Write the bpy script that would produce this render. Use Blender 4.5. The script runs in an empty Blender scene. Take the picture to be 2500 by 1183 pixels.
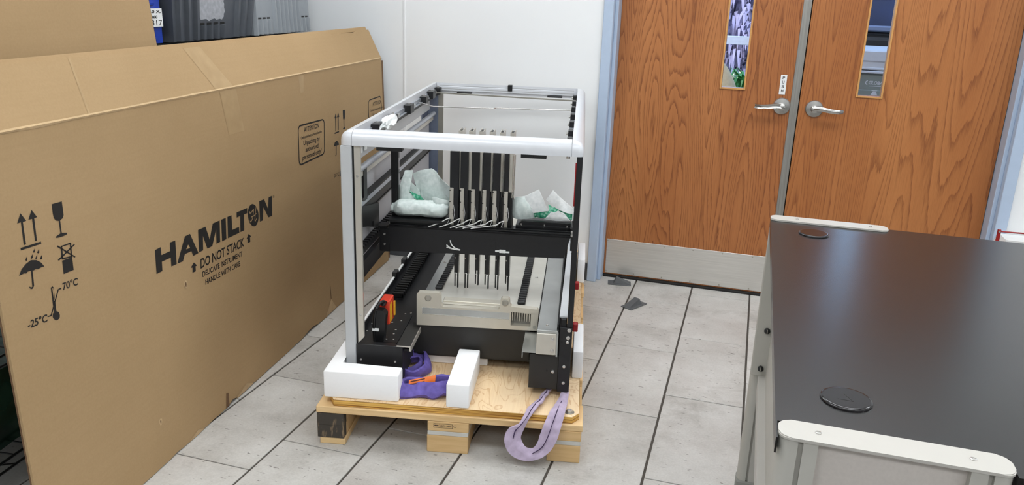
import bpy, bmesh, math, random
from math import sin, cos, pi, radians
from mathutils import Vector, Matrix, noise

random.seed(7)
SC = bpy.context.scene
COL = SC.collection

# ------------------------------------------------------------------ camera, world, light, exposure
def _rx(a): return Matrix(((1, 0, 0), (0, cos(a), -sin(a)), (0, sin(a), cos(a))))
def _rz(a): return Matrix(((cos(a), -sin(a), 0), (sin(a), cos(a), 0), (0, 0, 1)))
cam = bpy.data.cameras.new('camera')
cam.sensor_fit = 'HORIZONTAL'; cam.sensor_width = 36.0
cam.lens = 1962.80 / 2500 * 36
cam.clip_start = 0.02
camo = bpy.data.objects.new('camera', cam); COL.objects.link(camo)
R = _rz(0.283135142) @ _rx(1.273036875) @ _rz(0.035464378)
M = R.to_4x4(); M.translation = Vector((-0.100764, 0.0, 1.494743))
camo.matrix_world = M
SC.camera = camo

W = bpy.data.worlds.new('world'); SC.world = W; W.use_nodes = True
nt = W.node_tree; nt.nodes.clear()
sky = nt.nodes.new('ShaderNodeTexSky'); sky.sky_type = 'NISHITA'; sky.sun_disc = False
sky.sun_elevation = radians(38); sky.sun_rotation = radians(200); sky.altitude = 50; sky.dust_density = 1.0
bg = nt.nodes.new('ShaderNodeBackground'); bg.inputs[1].default_value = 0.62
ow = nt.nodes.new('ShaderNodeOutputWorld')
nt.links.new(sky.outputs[0], bg.inputs[0]); nt.links.new(bg.outputs[0], ow.inputs[0])

SC.view_settings.view_transform = 'Standard'
try: SC.view_settings.look = 'None'
except Exception: pass
SC.view_settings.gamma = 1.0
SC.view_settings.use_curve_mapping = False
SC.view_settings.exposure = 0.0
PANEL_EMIT = 9.9
# x, y, half-length x, half-width y of the ceiling light panels
PANELS = [(-1.55, 3.05, .6, .3, 'over the back wall at left'), (.15, 3.05, .6, .3, 'over the double doors'), (1.9, 3.05, .6, .3, 'over the back wall at right'),
          (-1.3, 1.0, .6, .3, 'over the cardboard box'), (.45, 1.0, .6, .3, 'over the workbench'), (2.3, 1.0, .6, .3, 'over the right wall'),
          (-1.3, -1.1, .6, .3, 'behind the camera at left'), (.45, -1.1, .6, .3, 'behind the camera'), (2.3, -1.1, .6, .3, 'behind the camera at right')]
PANEL_Z = 2.74

# ------------------------------------------------------------------ materials
def lin(c):
    return tuple(((v / 255) / 12.92 if v / 255 <= .04045 else ((v / 255 + .055) / 1.055) ** 2.4) for v in c)
MATS = {}
class N:
    """tiny node helper around one material"""
    def __init__(s, name):
        s.m = bpy.data.materials.new(name); s.m.use_nodes = True
        s.t = s.m.node_tree; s.b = s.t.nodes['Principled BSDF']
        MATS[name] = s.m
    def n(s, typ, **kw):
        x = s.t.nodes.new('ShaderNode' + typ)
        for k, v in kw.items():
            if k.startswith('i_'):
                x.inputs[k[2:].replace('_', ' ')].default_value = v
            else: setattr(x, k, v)
        return x
    def l(s, a, b): s.t.links.new(a, b)
    def coords(s, scale=(1, 1, 1), rot=(0, 0, 0), kind='Object', loc=(0, 0, 0)):
        tc = s.n('TexCoord'); mp = s.n('Mapping')
        mp.inputs['Scale'].default_value = scale; mp.inputs['Rotation'].default_value = rot
        mp.inputs['Location'].default_value = loc
        s.l(tc.outputs[kind], mp.inputs[0]); return mp.outputs[0]
    def noise(s, vec, scale=5, detail=3, rough=.5, dist=0):
        x = s.n('TexNoise'); x.inputs['Scale'].default_value = scale
        x.inputs['Detail'].default_value = detail; x.inputs['Roughness'].default_value = rough
        x.inputs['Distortion'].default_value = dist
        s.l(vec, x.inputs['Vector']); return x.outputs['Fac']
    def ramp(s, fac, stops, interp='LINEAR'):
        r = s.n('ValToRGB'); r.color_ramp.interpolation = interp
        e = r.color_ramp.elements
        while len(e) < len(stops): e.new(.5)
        for q, (p, c) in zip(e, stops):
            q.position = p; q.color = (c[0], c[1], c[2], 1) if not isinstance(c, (int, float)) else (c, c, c, 1)
        s.l(fac, r.inputs[0]); return r.outputs[0]
    def math(s, op, a, b=None):
        x = s.n('Math', operation=op)
        for i, v in enumerate((a, b)):
            if v is None: continue
            if isinstance(v, (int, float)): x.inputs[i].default_value = v
            else: s.l(v, x.inputs[i])
        return x.outputs[0]
    def mix(s, fac, a, b, blend='MIX'):
        x = s.n('MixRGB', blend_type=blend)
        for i, v in enumerate((fac, a, b)):
            if isinstance(v, (int, float)): x.inputs[i].default_value = v
            elif isinstance(v, tuple): x.inputs[i].default_value = (v[0], v[1], v[2], 1)
            else: s.l(v, x.inputs[i])
        return x.outputs[0]
    def base(s, c):
        if isinstance(c, tuple): s.b.inputs['Base Color'].default_value = (c[0], c[1], c[2], 1)
        else: s.l(c, s.b.inputs['Base Color'])
        return s
    def set(s, rough=.5, metal=0., spec=None, trans=None, sss=None, alpha=None):
        s.b.inputs['Roughness'].default_value = rough; s.b.inputs['Metallic'].default_value = metal
        if spec is not None: s.b.inputs['Specular IOR Level'].default_value = spec
        if trans is not None: s.b.inputs['Transmission Weight'].default_value = trans
        if sss is not None:
            s.b.inputs['Subsurface Weight'].default_value = sss
            s.b.inputs['Subsurface Radius'].default_value = (.01, .01, .01)
        if alpha is not None: s.b.inputs['Alpha'].default_value = alpha
        return s
    def bump(s, h, strength=.2, dist=.002):
        b = s.n('Bump'); b.inputs['Strength'].default_value = strength; b.inputs['Distance'].default_value = dist
        s.l(h, b.inputs['Height']); s.l(b.outputs[0], s.b.inputs['Normal']); return s

def plain(name, rgb, rough=.5, metal=0., spec=None, var=.06, scale=30, bump=0., **kw):
    """plain colour with slight procedural variation"""
    c = lin(rgb); m = N(name); v = m.coords()
    f = m.noise(v, scale, 3)
    lo = tuple(x * (1 - var) for x in c); hi = tuple(min(1, x * (1 + var)) for x in c)
    m.base(m.ramp(f, [(.3, lo), (.7, hi)])).set(rough, metal, spec, **kw)
    if bump: m.bump(f, bump, .001)
    return m.m

plain('wall_paint', (236, 237, 238), .6, var=.012, scale=3)
plain('ceiling_paint', (235, 235, 232), .8, var=.01)
plain('baseboard_grey', (72, 74, 78), .5)
plain('frame_blue', (178, 194, 216), .38, var=.02)
plain('dark_gap', (20, 18, 17), .8)
plain('post_silver', (194, 197, 200), .4, .1, var=.02)
plain('silver_paint', (213, 215, 220), .30, .1, var=.02)
plain('silver_extrusion', (176, 180, 188), .32, .55, var=.02)
plain('slate_extrusion', (120, 128, 148), .4, .4, var=.03)
plain('panel_grey', (166, 165, 168), .5, var=.02)
plain('panel_light', (192, 192, 192), .4, var=.02)
plain('steel', (206, 204, 200), .26, .75, var=.05)
plain('steel_lever', (186, 184, 180), .24, 1.0, var=.04)
plain('steel_dull', (176, 172, 162), .38, .75, var=.06)
plain('zinc_plate', (186, 188, 186), .3, .8, var=.08, scale=9)
plain('cast_alu', (204, 198, 184), .42, .45, var=.05, scale=14)
plain('nickel', (205, 200, 190), .3, .5, var=.03)
plain('black_paint', (19, 19, 22), .42, var=.2, scale=60)
plain('black_plastic', (16, 16, 18), .4, var=.2)
plain('black_panel', (42, 41, 39), .5, .1, var=.12, scale=8)
plain('black_deep', (8, 8, 9), .5)
plain('red_plastic', (150, 20, 24), .4)
plain('orange_red', (225, 70, 48), .45)
plain('yellow_label', (225, 170, 40), .5)
plain('white_plastic', (232, 232, 230), .4, var=.02)
plain('cable_white', (226, 226, 224), .45, var=.03)
plain('print_black', (27, 24, 22), .65, var=.1)
plain('print_soft', (70, 55, 42), .65, var=.1)
plain('paper_white', (232, 233, 232), .6, var=.02)
plain('foam_white', (250, 250, 252), .9, var=.01, scale=120, bump=.2)
plain('purple_web', (98, 84, 160), .75, var=.22, scale=45, bump=.5)
plain('lilac_web', (186, 170, 194), .8, var=.10, scale=60, bump=.4)
plain('seam_dark', (60, 44, 80), .8)
plain('orange_tag', (238, 120, 40), .5, var=.1)
plain('tag_dark', (80, 30, 20), .5)
plain('wedge_rubber', (88, 90, 92), .6, var=.1)
plain('table_white', (184, 180, 173), .4, var=.012)
plain('table_post', (182, 179, 171), .45, var=.015)
plain('table_panel', (200, 192, 185), .8, var=.03, scale=200)
plain('window_shade', (132, 130, 124), .5)
plain('groove_grey', (146, 146, 140), .5)
plain('grommet_black', (22, 20, 22), .16, var=.05)
plain('kraft_edge', (112, 84, 58), .9, var=.15, scale=80)
plain('kraft_torn', (190, 162, 124), .9, var=.1)
plain('bin_dark', (80, 84, 91), .45, var=.06)
plain('bin_light', (150, 155, 160), .45, var=.03)
plain('bin_blue', (20, 60, 168), .4, var=.08)
plain('label_residue', (168, 170, 176), .5, var=.15, scale=60)
plain('wire_black', (22, 22, 22), .35, .4)
plain('green_wrap', (22, 46, 36), .18, var=.5, scale=12, bump=.6)
plain('oak_bead', (204, 150, 88), .45, var=.08)
plain('khaki', (168, 152, 120), .85, var=.08)
plain('shirt', (90, 104, 130), .85)
plain('skin', (200, 150, 125), .6)
plain('hair_dark', (40, 30, 26), .7)
plain('rail_white', (196, 204, 216), .4)
plain('leaf_purple', (150, 144, 170), .4, var=.35, scale=6)
plain('leaf_green', (70, 140, 76), .4, var=.4, scale=6)
plain('soil', (78, 66, 54), .9, var=.2)
plain('pavement', (150, 150, 148), .9, var=.06)
plain('bin_olive', (146, 156, 148), .45, var=.04)
plain('lid_white', (222, 226, 228), .4, var=.02)
plain('navy_panel', (26, 40, 70), .35, spec=.25, var=.25, scale=4)
plain('pine_pale', (222, 190, 140), .6, var=.05)
plain('pad_grey', (196, 194, 188), .7, var=.04)
plain('stain_black', (50, 47, 44), .7, var=.3, scale=40)

m = N('stainless'); v = m.coords((1, 1, 60)); f = m.noise(v, 3, 4)
m.base(m.ramp(f, [(.3, lin((202, 199, 193))), (.7, lin((216, 213, 207)))]))
m.set(.30, .55); m.bump(m.noise(m.coords((2, 2, 300)), 4, 2), .04, .001)
m = N('stainless_v'); v = m.coords((60, 60, 1)); f = m.noise(v, 3, 4)
m.base(m.ramp(f, [(.3, lin((150, 148, 142))), (.7, lin((172, 170, 164)))])).set(.35, .8)

# cardboard: fine fluting plus slow mottling
m = N('cardboard'); v = m.coords()
f1 = m.noise(v, 1.6, 4, .6); f2 = m.noise(m.coords((1, 1, 40)), 3, 2); f3 = m.noise(v, 160, 2)
c = m.mix(.28, m.ramp(f1, [(.25, lin((163, 135, 98))), (.75, lin((178, 149, 111)))]),
          m.ramp(f3, [(.3, lin((163, 135, 99))), (.7, lin((178, 150, 112)))]))
c = m.mix(m.math('MULTIPLY', m.ramp(f2, [(.4, 0.), (.8, 1.)]), .12), c, lin((152, 123, 86)))
m.base(c).set(.8, spec=.25); m.bump(m.noise(v, 260, 2), .03, .0004)
m = N('cardboard_tape'); m.base(m.ramp(m.noise(m.coords(), 20), [(.3, lin((168, 140, 102))), (.7, lin((178, 150, 111)))])).set(.5, spec=.3)

def oak(name, rings, sx, sz, seed, dark, mid, light, amt=.6, ja=.75):
    """plain-sawn oak: contour lines of a vertically stretched height field, plus pores"""
    m = N(name); v = m.coords((sx, 1, sz), loc=(seed, 0, seed * .37))
    big = m.noise(v, 1.0, 1.0, .35, .0)
    jag = m.noise(m.coords((85, 1, 7)), 1.0, 3, .6)
    r = m.math('ADD', m.math('MULTIPLY', big, rings), m.math('MULTIPLY', jag, ja)); fr = m.math('FRACT', r)
    saw = m.ramp(fr, [(0, .1), (.05, 1.), (.16, .62), (.34, .14), (1, 0.)])
    por = m.noise(m.coords((240, 200, 5)), 1.6, 2, .6)
    pm = m.ramp(por, [(.45, 0.), (.62, 1.)])
    tone = m.noise(m.coords((4.2, 1, .4), loc=(seed, 0, 0)), 1, 2)
    c = m.mix(m.ramp(tone, [(.3, 0.), (.7, 1.)]), mid, light)
    dash = m.ramp(m.noise(m.coords((160, 160, 14)), 1, 2), [(.3, .45), (.6, 1.)])
    c = m.mix(m.math('MULTIPLY', m.math('MULTIPLY', saw, dash), amt), c, dark)
    c = m.mix(m.math('MULTIPLY', m.math('MULTIPLY', pm, m.math('ADD', saw, .35)), .42), c, dark)
    m.base(c).set(.42, spec=.4); m.bump(por, .05, .0006)
oak('oak_left', 34, 6.4, .50, 3.1, lin((100, 50, 20)), lin((162, 98, 53)), lin((184, 120, 70)), .72)
oak('oak_right', 42, 5.2, .20, 8.4, lin((106, 54, 22)), lin((166, 102, 54)), lin((184, 120, 68)), .6, .45)

# floor tiles: pale concrete-look porcelain, pits and pinkish clouds, tone per tile
m = N('tile'); tc = m.n('TexCoord'); oi = m.n('ObjectInfo')
add = m.n('VectorMath', operation='MULTIPLY_ADD')
m.l(oi.outputs['Random'], add.inputs[0]); add.inputs[1].default_value = (17, 31, 5); m.l(tc.outputs['Object'], add.inputs[2])
v = add.outputs[0]
cl = m.noise(v, 4.5, 6, .62); cl2 = m.noise(v, 2.1, 3)
c = m.ramp(cl, [(.26, lin((156, 152, 146))), (.48, lin((190, 187, 182))), (.74, lin((210, 208, 204)))])
c = m.mix(m.math('MULTIPLY', m.ramp(cl2, [(.5, 0.), (.75, 1.)]), .35), c, lin((186, 174, 168)))
st = m.n('Mapping'); st.inputs['Scale'].default_value = (.55, 1.6, 1); m.l(v, st.inputs[0])
pit = m.noise(st.outputs[0], 58, 2, .5); pm = m.ramp(pit, [(.685, 0.), (.715, 1.)])
c = m.mix(m.math('MULTIPLY', pm, .85), c, lin((84, 78, 72)))
fine = m.noise(v, 130, 3, .7)
c = m.mix(.22, c, m.ramp(fine, [(.3, lin((150, 147, 142))), (.7, lin((214, 212, 208)))]))
dirt = m.noise(m.n('NewGeometry').outputs['Position'], 2.4, 6, .72, .4); c = m.mix(m.math('MULTIPLY', m.ramp(dirt, [(.54, 0.), (.72, 1.)]), .55), c, lin((130, 124, 115)))
m.base(c).set(.42, spec=.35); m.bump(fine, .05, .0005)
plain('grout', (74, 68, 62), .9, var=.1)
plain('concrete', (180, 177, 172), .6, var=.05)

# plywood face: wild swirling spruce grain
m = N('ply_face'); v = m.coords((11, 3.6, 1)); big = m.noise(v, 1.0, 1.5, .4, 1.6)
fr = m.math('FRACT', m.math('ADD', m.math('MULTIPLY', big, 7), m.math('MULTIPLY', m.noise(m.coords((120, 30, 1)), 1, 2), .35)))
ln = m.ramp(fr, [(0, .9), (.10, .75), (.24, .1), (.5, 0.), (1, 0.)])
tone = m.noise(m.coords((6, 2.5, 1)), 1, 3)
c = m.ramp(tone, [(.3, lin((232, 200, 156))), (.7, lin((248, 222, 184)))])
c = m.mix(m.math('MULTIPLY', ln, .62), c, lin((200, 148, 92)))
c = m.mix(.12, c, m.ramp(m.noise(m.coords((200, 6, 1)), 1, 2), [(.3, lin((200, 150, 96))), (.7, lin((248, 224, 186)))]))
m.base(c).set(.55)
def plyedge(name, a, b):
    m = N(name); v = m.coords((2, 2, 230)); f = m.noise(v, 1, 1)
    m.base(m.ramp(f, [(.42, lin(a)), (.56, lin(b))])).set(.6)
plyedge('ply_edge', (150, 98, 30), (226, 180, 92))
def pine(name, a, b):
    m = N(name); f = m.noise(m.coords((4, 4, 46)), 1.2, 3, .5, .4)
    m.base(m.ramp(f, [(.3, lin(a)), (.7, lin(b))])).set(.6)
pine('pine', (214, 178, 126), (236, 204, 156))
pine('pine_block', (204, 168, 116), (220, 186, 136))

# charred / stained pallet block: irregular black stain with its own shape
m = N('pine_stained'); v = m.coords(); f = m.noise(m.coords((30, 30, 9)), 1.5, 4, .6)
st = m.ramp(f, [(.56, 1.), (.72, 0.)])
m.base(m.mix(m.math('MULTIPLY', st, .93), lin((150, 128, 98)), lin((46, 44, 42)))).set(.7)

# laminate table top: very dark brown-grey, slightly textured satin
m = N('laminate_black'); v = m.coords(); f = m.noise(v, 700, 2)
m.base(m.ramp(f, [(.3, lin((15, 13, 13))), (.7, lin((21, 18, 19)))])).set(.27, spec=.78); m.bump(f, .04, .0003)

# wrapping: packing foam sheet and green bubble film
m = N('wrap_sheet'); f = m.noise(m.coords(), 70, 3)
m.base(m.ramp(f, [(.3, lin((206, 218, 214))), (.7, lin((228, 236, 233)))])).set(.5, spec=.4, sss=.1); m.bump(f, .3, .001)
m = N('wrap_white'); f = m.noise(m.coords(), 90, 3)
m.base(m.ramp(f, [(.3, lin((226, 230, 230))), (.7, lin((242, 244, 244)))])).set(.6); m.bump(f, .35, .001)
m = N('bubble_green'); vo = m.n('TexVoronoi'); vo.inputs['Scale'].default_value = 95; m.l(m.coords(), vo.inputs['Vector'])
m.base(m.ramp(vo.outputs['Distance'], [(.1, lin((170, 226, 204))), (.5, lin((84, 176, 142))), (.8, lin((40, 150, 108)))])).set(.2, spec=.6)
m.bump(vo.outputs['Distance'], -.6, .003)

# deck sheet: cream metal with fine cross grooves every few millimetres
m = N('deck_sheet'); wv = m.n('TexWave', wave_type='BANDS', bands_direction='Y'); wv.inputs['Scale'].default_value = 28
m.l(m.coords(), wv.inputs['Vector'])
m.base(m.ramp(m.noise(m.coords(), 12), [(.3, lin((206, 203, 193))), (.7, lin((216, 213, 204)))])).set(.36, .35)
m.bump(wv.outputs['Fac'], .25, .0008)

g = N('glass_clear'); g.base((1, 1, 1)).set(.0, trans=1.0); g.b.inputs['IOR'].default_value = 1.08
e = N('light_diffuser'); e.b.inputs['Emission Color'].default_value = (.93, .975, 1, 1)
e.b.inputs['Emission Strength'].default_value = PANEL_EMIT; e.base((.9, .9, .9))
def MT(n): return MATS[n]

# ------------------------------------------------------------------ mesh helpers
BASE = {}          # base point (local coordinates) of each thing
def bx(bm, x0, x1, y0, y1, z0, z1, bev=0, seg=1):
    vs = [bm.verts.new((x, y, z)) for x in (x0, x1) for y in (y0, y1) for z in (z0, z1)]
    fs = [bm.faces.new([vs[i] for i in q]) for q in ((0, 1, 3, 2), (4, 6, 7, 5), (0, 4, 5, 1), (2, 3, 7, 6), (0, 2, 6, 4), (1, 5, 7, 3))]
    if bev:
        es = list({e for f in fs for e in f.edges})
        bmesh.ops.bevel(bm, geom=es, offset=bev, segments=seg, affect='EDGES', profile=.5)
    return bm
def prism(bm, poly, z0, z1, fn=lambda p, t: (p[0], p[1], t)):
    """extrude polygon; fn maps (poly point, extrusion coordinate) to xyz"""
    a = [bm.verts.new(fn(p, z0)) for p in poly]; b = [bm.verts.new(fn(p, z1)) for p in poly]
    n = len(poly)
    bm.faces.new(a[::-1]); bm.faces.new(b)
    for i in range(n): bm.faces.new((a[i], a[(i + 1) % n], b[(i + 1) % n], b[i]))
    return bm
def frame_of(d):
    d = d.normalized(); u = Vector((0, 0, 1)) if abs(d.z) < .9 else Vector((1, 0, 0))
    a = d.cross(u).normalized(); return a, a.cross(d).normalized()
def cyl(bm, p0, p1, r, seg=12, r1=None):
    p0, p1 = Vector(p0), Vector(p1); a, b = frame_of(p1 - p0); r1 = r if r1 is None else r1
    A = [bm.verts.new(p0 + a * (r * cos(2 * pi * i / seg)) + b * (r * sin(2 * pi * i / seg))) for i in range(seg)]
    B = [bm.verts.new(p1 + a * (r1 * cos(2 * pi * i / seg)) + b * (r1 * sin(2 * pi * i / seg))) for i in range(seg)]
    bm.faces.new(A[::-1]); bm.faces.new(B)
    for i in range(seg): bm.faces.new((A[i], A[(i + 1) % seg], B[(i + 1) % seg], B[i]))
    return bm
def crom(pts, n=6):
    P = [Vector(p) for p in pts]; P = [P[0] * 2 - P[1]] + P + [P[-1] * 2 - P[-2]]; out = []
    for i in range(1, len(P) - 2):
        for k in range(n):
            t = k / n; a, b, c, d = P[i - 1:i + 3]
            out.append(.5 * ((2 * b) + (c - a) * t + (2 * a - 5 * b + 4 * c - d) * t * t + (3 * b - a - 3 * c + d) * t ** 3))
    out.append(P[-2]); return out
def tube(bm, pts, r, seg=8, smooth=6):
    P = crom(pts, smooth) if smooth else [Vector(p) for p in pts]; prev = None
    for i, p in enumerate(P):
        d = (P[min(i + 1, len(P) - 1)] - P[max(i - 1, 0)]); a, b = frame_of(d)
        ring = [bm.verts.new(p + a * (r * cos(2 * pi * k / seg)) + b * (r * sin(2 * pi * k / seg))) for k in range(seg)]
        if prev:
            for k in range(seg): bm.faces.new((prev[k], prev[(k + 1) % seg], ring[(k + 1) % seg], ring[k]))
        else: bm.faces.new(ring[::-1])
        prev = ring
    bm.faces.new(prev); return bm
def ribbon(bm, pts, wdirs, width, th=.004, n=6, seg=4, wob=0, ws=None):
    """flat webbing with thickness along a curve; wdirs one vector per point"""
    P = crom(pts, n); D = crom(wdirs, n); rows = []; w0 = width
    WS = crom([(q, 0, 0) for q in ws], n) if ws else None
    for i, (p, w) in enumerate(zip(P, D)):
        width = WS[i].x if ws else w0
        w = w.normalized(); t = (P[min(i + 1, len(P) - 1)] - P[max(i - 1, 0)]).normalized(); nn = t.cross(w).normalized()
        top, bot = [], []
        for k in range(seg + 1):
            s = k / seg - .5; q = p + w * (s * width)
            if wob: q = q + nn * (wob * noise.noise(q * 38))
            bow = th * .6 * (1 - (2 * s) ** 2)
            top.append(bm.verts.new(q + nn * (th / 2 + bow))); bot.append(bm.verts.new(q - nn * (th / 2 - bow)))
        rows.append(top + bot[::-1])
    m = len(rows[0])
    for a, b in zip(rows, rows[1:]):
        for k in range(m): bm.faces.new((a[k], a[(k + 1) % m], b[(k + 1) % m], b[k]))
    bm.faces.new(rows[0][::-1]); bm.faces.new(rows[-1]); return bm
def crumple(bm, poly, v, th=.004, bulge=.02, amp=.006, cuts=3, fr=16, tilt=0):
    """wrinkled sheet: polygon in the u,z plane at depth v"""
    b2 = bmesh.new(); vs = [b2.verts.new((p[0], v, p[1])) for p in poly]; b2.faces.new(vs)
    bmesh.ops.triangulate(b2, faces=b2.faces[:])
    for _ in range(cuts): bmesh.ops.subdivide_edges(b2, edges=b2.edges[:], cuts=1, use_grid_fill=True)
    cu = sum(p[0] for p in poly) / len(poly); cz = sum(p[1] for p in poly) / len(poly)
    su = max(abs(p[0] - cu) for p in poly) + 1e-4; sz = max(abs(p[1] - cz) for p in poly) + 1e-4
    idx = {}
    for q in b2.verts:
        a, c = (q.co.x - cu) / su, (q.co.z - cz) / sz
        d = -bulge * max(0, 1 - a * a * .8 - c * c * .8) + amp * 2 * noise.noise(Vector((q.co.x * fr, v * 7, q.co.z * fr))) + amp * noise.noise(Vector((q.co.x * fr * 3, 3, q.co.z * fr * 3)))
        q.co.y += d + tilt * c
        idx[q] = (bm.verts.new(q.co), bm.verts.new(q.co + Vector((0, th, 0))))
    for f in b2.faces:
        bm.faces.new([idx[q][0] for q in f.verts]); bm.faces.new([idx[q][1] for q in reversed(f.verts)])
    for e in b2.edges:
        if e.is_boundary:
            a, c = e.verts; bm.faces.new((idx[a][0], idx[c][0], idx[c][1], idx[a][1]))
    b2.free(); return bm
def lathe(bm, prof, origin, axis='z', seg=24):
    """revolve (r, h) profile about an axis through origin"""
    o = Vector(origin); rings = []
    for r, h in prof:
        ring = []
        for k in range(seg):
            a = 2 * pi * k / seg; c, s = r * cos(a), r * sin(a)
            ring.append(bm.verts.new(o + (Vector((c, s, h)) if axis == 'z' else Vector((c, -h, s)) if axis == '-y' else Vector((h, c, s)))))
        rings.append(ring)
    for a, b in zip(rings, rings[1:]):
        for k in range(seg): bm.faces.new((a[k], a[(k + 1) % seg], b[(k + 1) % seg], b[k]))
    bm.faces.new(rings[0][::-1]); bm.faces.new(rings[-1]); return bm

def finish(name, bm, mat, smooth=False, base=None, fix=True):
    if fix: bmesh.ops.recalc_face_normals(bm, faces=bm.faces[:])
    if base is not None: bmesh.ops.translate(bm, verts=bm.verts[:], vec=-Vector(base))
    me = bpy.data.meshes.new(name); bm.to_mesh(me); bm.free()
    for mm in (mat if isinstance(mat, (list, tuple)) else [mat]): me.materials.append(MT(mm))
    if smooth:
        for p in me.polygons: p.use_smooth = True
        try: me.set_sharp_from_angle(angle=radians(40))
        except Exception: pass
    o = bpy.data.objects.new(name, me); COL.objects.link(o); return o
def root_of(o):
    while o.parent: o = o.parent
    return o
def part(name, bm, mat, parent, smooth=False, label=None, kind=None):
    o = finish(name, bm, mat, smooth, BASE[root_of(parent).name]); o.parent = parent
    if label: o['label'] = label
    if kind: o['kind'] = kind
    return o
def props(o, label, cat, group=None, kind=None):
    o['label'] = label; o['category'] = cat
    if group: o['group'] = group
    if kind: o['kind'] = kind
    return o
# local frame of the pallet (u across, v away from the camera, z up)
PO = Vector((-1.403, 2.163, 0)); PTH = radians(11.7345)
def loc2w(b): return PO + Vector((b[0] * cos(PTH) - b[1] * sin(PTH), b[0] * sin(PTH) + b[1] * cos(PTH), b[2]))
def thing(name, label, cat, base=(0, 0, 0), pal=False, group=None):
    o = bpy.data.objects.new(name, None); COL.objects.link(o); o.empty_display_size = .1
    if pal: o.location = loc2w(base); o.rotation_euler = (0, 0, PTH)
    else: o.location = base
    BASE[o.name] = Vector(base); props(o, label, cat, group); return o
def single(name, bm, mat, label, cat, base, pal=False, smooth=False, group=None):
    o = finish(name, bm, mat, smooth, base)
    if pal: o.location = loc2w(base); o.rotation_euler = (0, 0, PTH)
    else: o.location = base
    BASE[o.name] = Vector(base)
    props(o, label, cat, group); return o
def struct(name, bm, mat, parent=None, smooth=False, label=None, base=(0, 0, 0)):
    o = finish(name, bm, mat, smooth, base); o.location = base
    if parent: o.parent = parent
    else: o['kind'] = 'structure'; BASE[o.name] = Vector(base)
    if label: o['label'] = label
    return o
def nb(): return bmesh.new()
def box(*a, **k): return bx(bmesh.new(), *a, **k)
def text_mesh(txt, bold=0.0, align='LEFT'):
    cu = bpy.data.curves.new('lettering', 'FONT'); cu.body = txt; cu.size = 1; cu.offset = bold; cu.align_x = align; cu.resolution_u = 4
    ob = bpy.data.objects.new('lettering', cu); COL.objects.link(ob)
    bpy.context.view_layer.update()
    me = bpy.data.meshes.new_from_object(ob.evaluated_get(bpy.context.evaluated_depsgraph_get()))
    bpy.data.objects.remove(ob); bpy.data.curves.remove(cu)
    return me
def text_into(bm, txt, p0, p1, ptop, cap=.70, bold=0.0):
    """flat lettering: baseline from p0 to p1, capitals reach from p0 to ptop"""
    me = text_mesh(txt, bold); xs = [v.co.x for v in me.vertices]; x0, x1 = min(xs), max(xs)
    p0, p1, pt = Vector(p0), Vector(p1), Vector(ptop); ex = (p1 - p0) / (x1 - x0); ey = (pt - p0) / cap
    vs = [bm.verts.new(p0 + ex * (v.co.x - x0) + ey * v.co.y) for v in me.vertices]
    for p in me.polygons:
        try: bm.faces.new([vs[i] for i in p.vertices])
        except ValueError: pass
    bpy.data.meshes.remove(me); return bm

# ------------------------------------------------------------------ setting: floor, walls, doors
FT = struct('floor', box(-3.05, 3.5, -2.7, 4.40, -.08, -.004), 'grout')
TW, TL = .3048, .61
tb = nb(); bx(tb, -TW / 2 + .0042, TW / 2 - .0042, -TL / 2 + .0024, TL / 2 - .0024, -.012, 0, .0012)
tile0 = None
for k in range(-9, 5):
    off = .505 - .195 * ((-1 - k) % 3)
    for j in range(0, 8):
        y = off + TL * (j - 1)
        if y > 4.3 or y + TL < .6: continue
        cx, cy = (k + .5) * TW, y + TL / 2
        if tile0 is None:
            tile0 = finish('tile', tb, 'tile'); t = tile0
        else:
            t = tile0.copy(); COL.objects.link(t)
        t.parent = FT; t.location = (cx, cy, random.uniform(-.0004, .0004))
struct('ground', box(-8, 8, 4.40, 14, -.2, -.03), 'pavement')

WT = 4.165
struct('wall_back', bx(bx(bx(nb(), -3.05, -.872, WT, WT + .2, -.05, 2.8), 1.105, 3.5, WT, WT + .2, -.05, 2.8), -.872, 1.105, WT, WT + .2, 2.2, 2.8), 'wall_paint')
struct('trim_1', box(-1.972, -1.958, WT - .004, WT, .1, 2.8, bev=.002), 'wall_paint', label='slim white joint strip running up the back wall')
struct('wall_left', box(-3.15, -3.05, -2.7, 4.365, -.05, 2.8), 'wall_paint')
struct('wall_right', box(3.5, 3.6, -2.7, 4.365, -.05, 2.8), 'wall_paint')
struct('wall_front', box(-3.15, 3.6, -2.8, -2.7, -.05, 2.8), 'wall_paint')
struct('ceiling', box(-3.15, 3.6, -2.8, 4.365, 2.8, 2.9), 'ceiling_paint')
struct('baseboard_back', bx(box(-3.05, -.875, WT - .012, WT, 0, .10, bev=.003), 1.108, 3.5, WT - .012, WT, 0, .10), 'baseboard_grey')
for i, (x, y, a, b, wh) in enumerate(PANELS):
    p = thing('ceiling_light', 'flush white ceiling light panel ' + wh, 'light', (x, y, PANEL_Z), group='ceiling light panels')
    fr = nb()
    for q in ((x - a - .03, x + a + .03, y - b - .03, y - b), (x - a - .03, x + a + .03, y + b, y + b + .03), (x - a - .03, x - a, y - b, y + b), (x + a, x + a + .03, y - b, y + b)):
        bx(fr, *q, PANEL_Z - .004, 2.8)
    part('frame', fr, 'white_plastic', p)
    part('diffuser', box(x - a, x + a, y - b, y + b, PANEL_Z, PANEL_Z + .02), 'light_diffuser', p)

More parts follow.
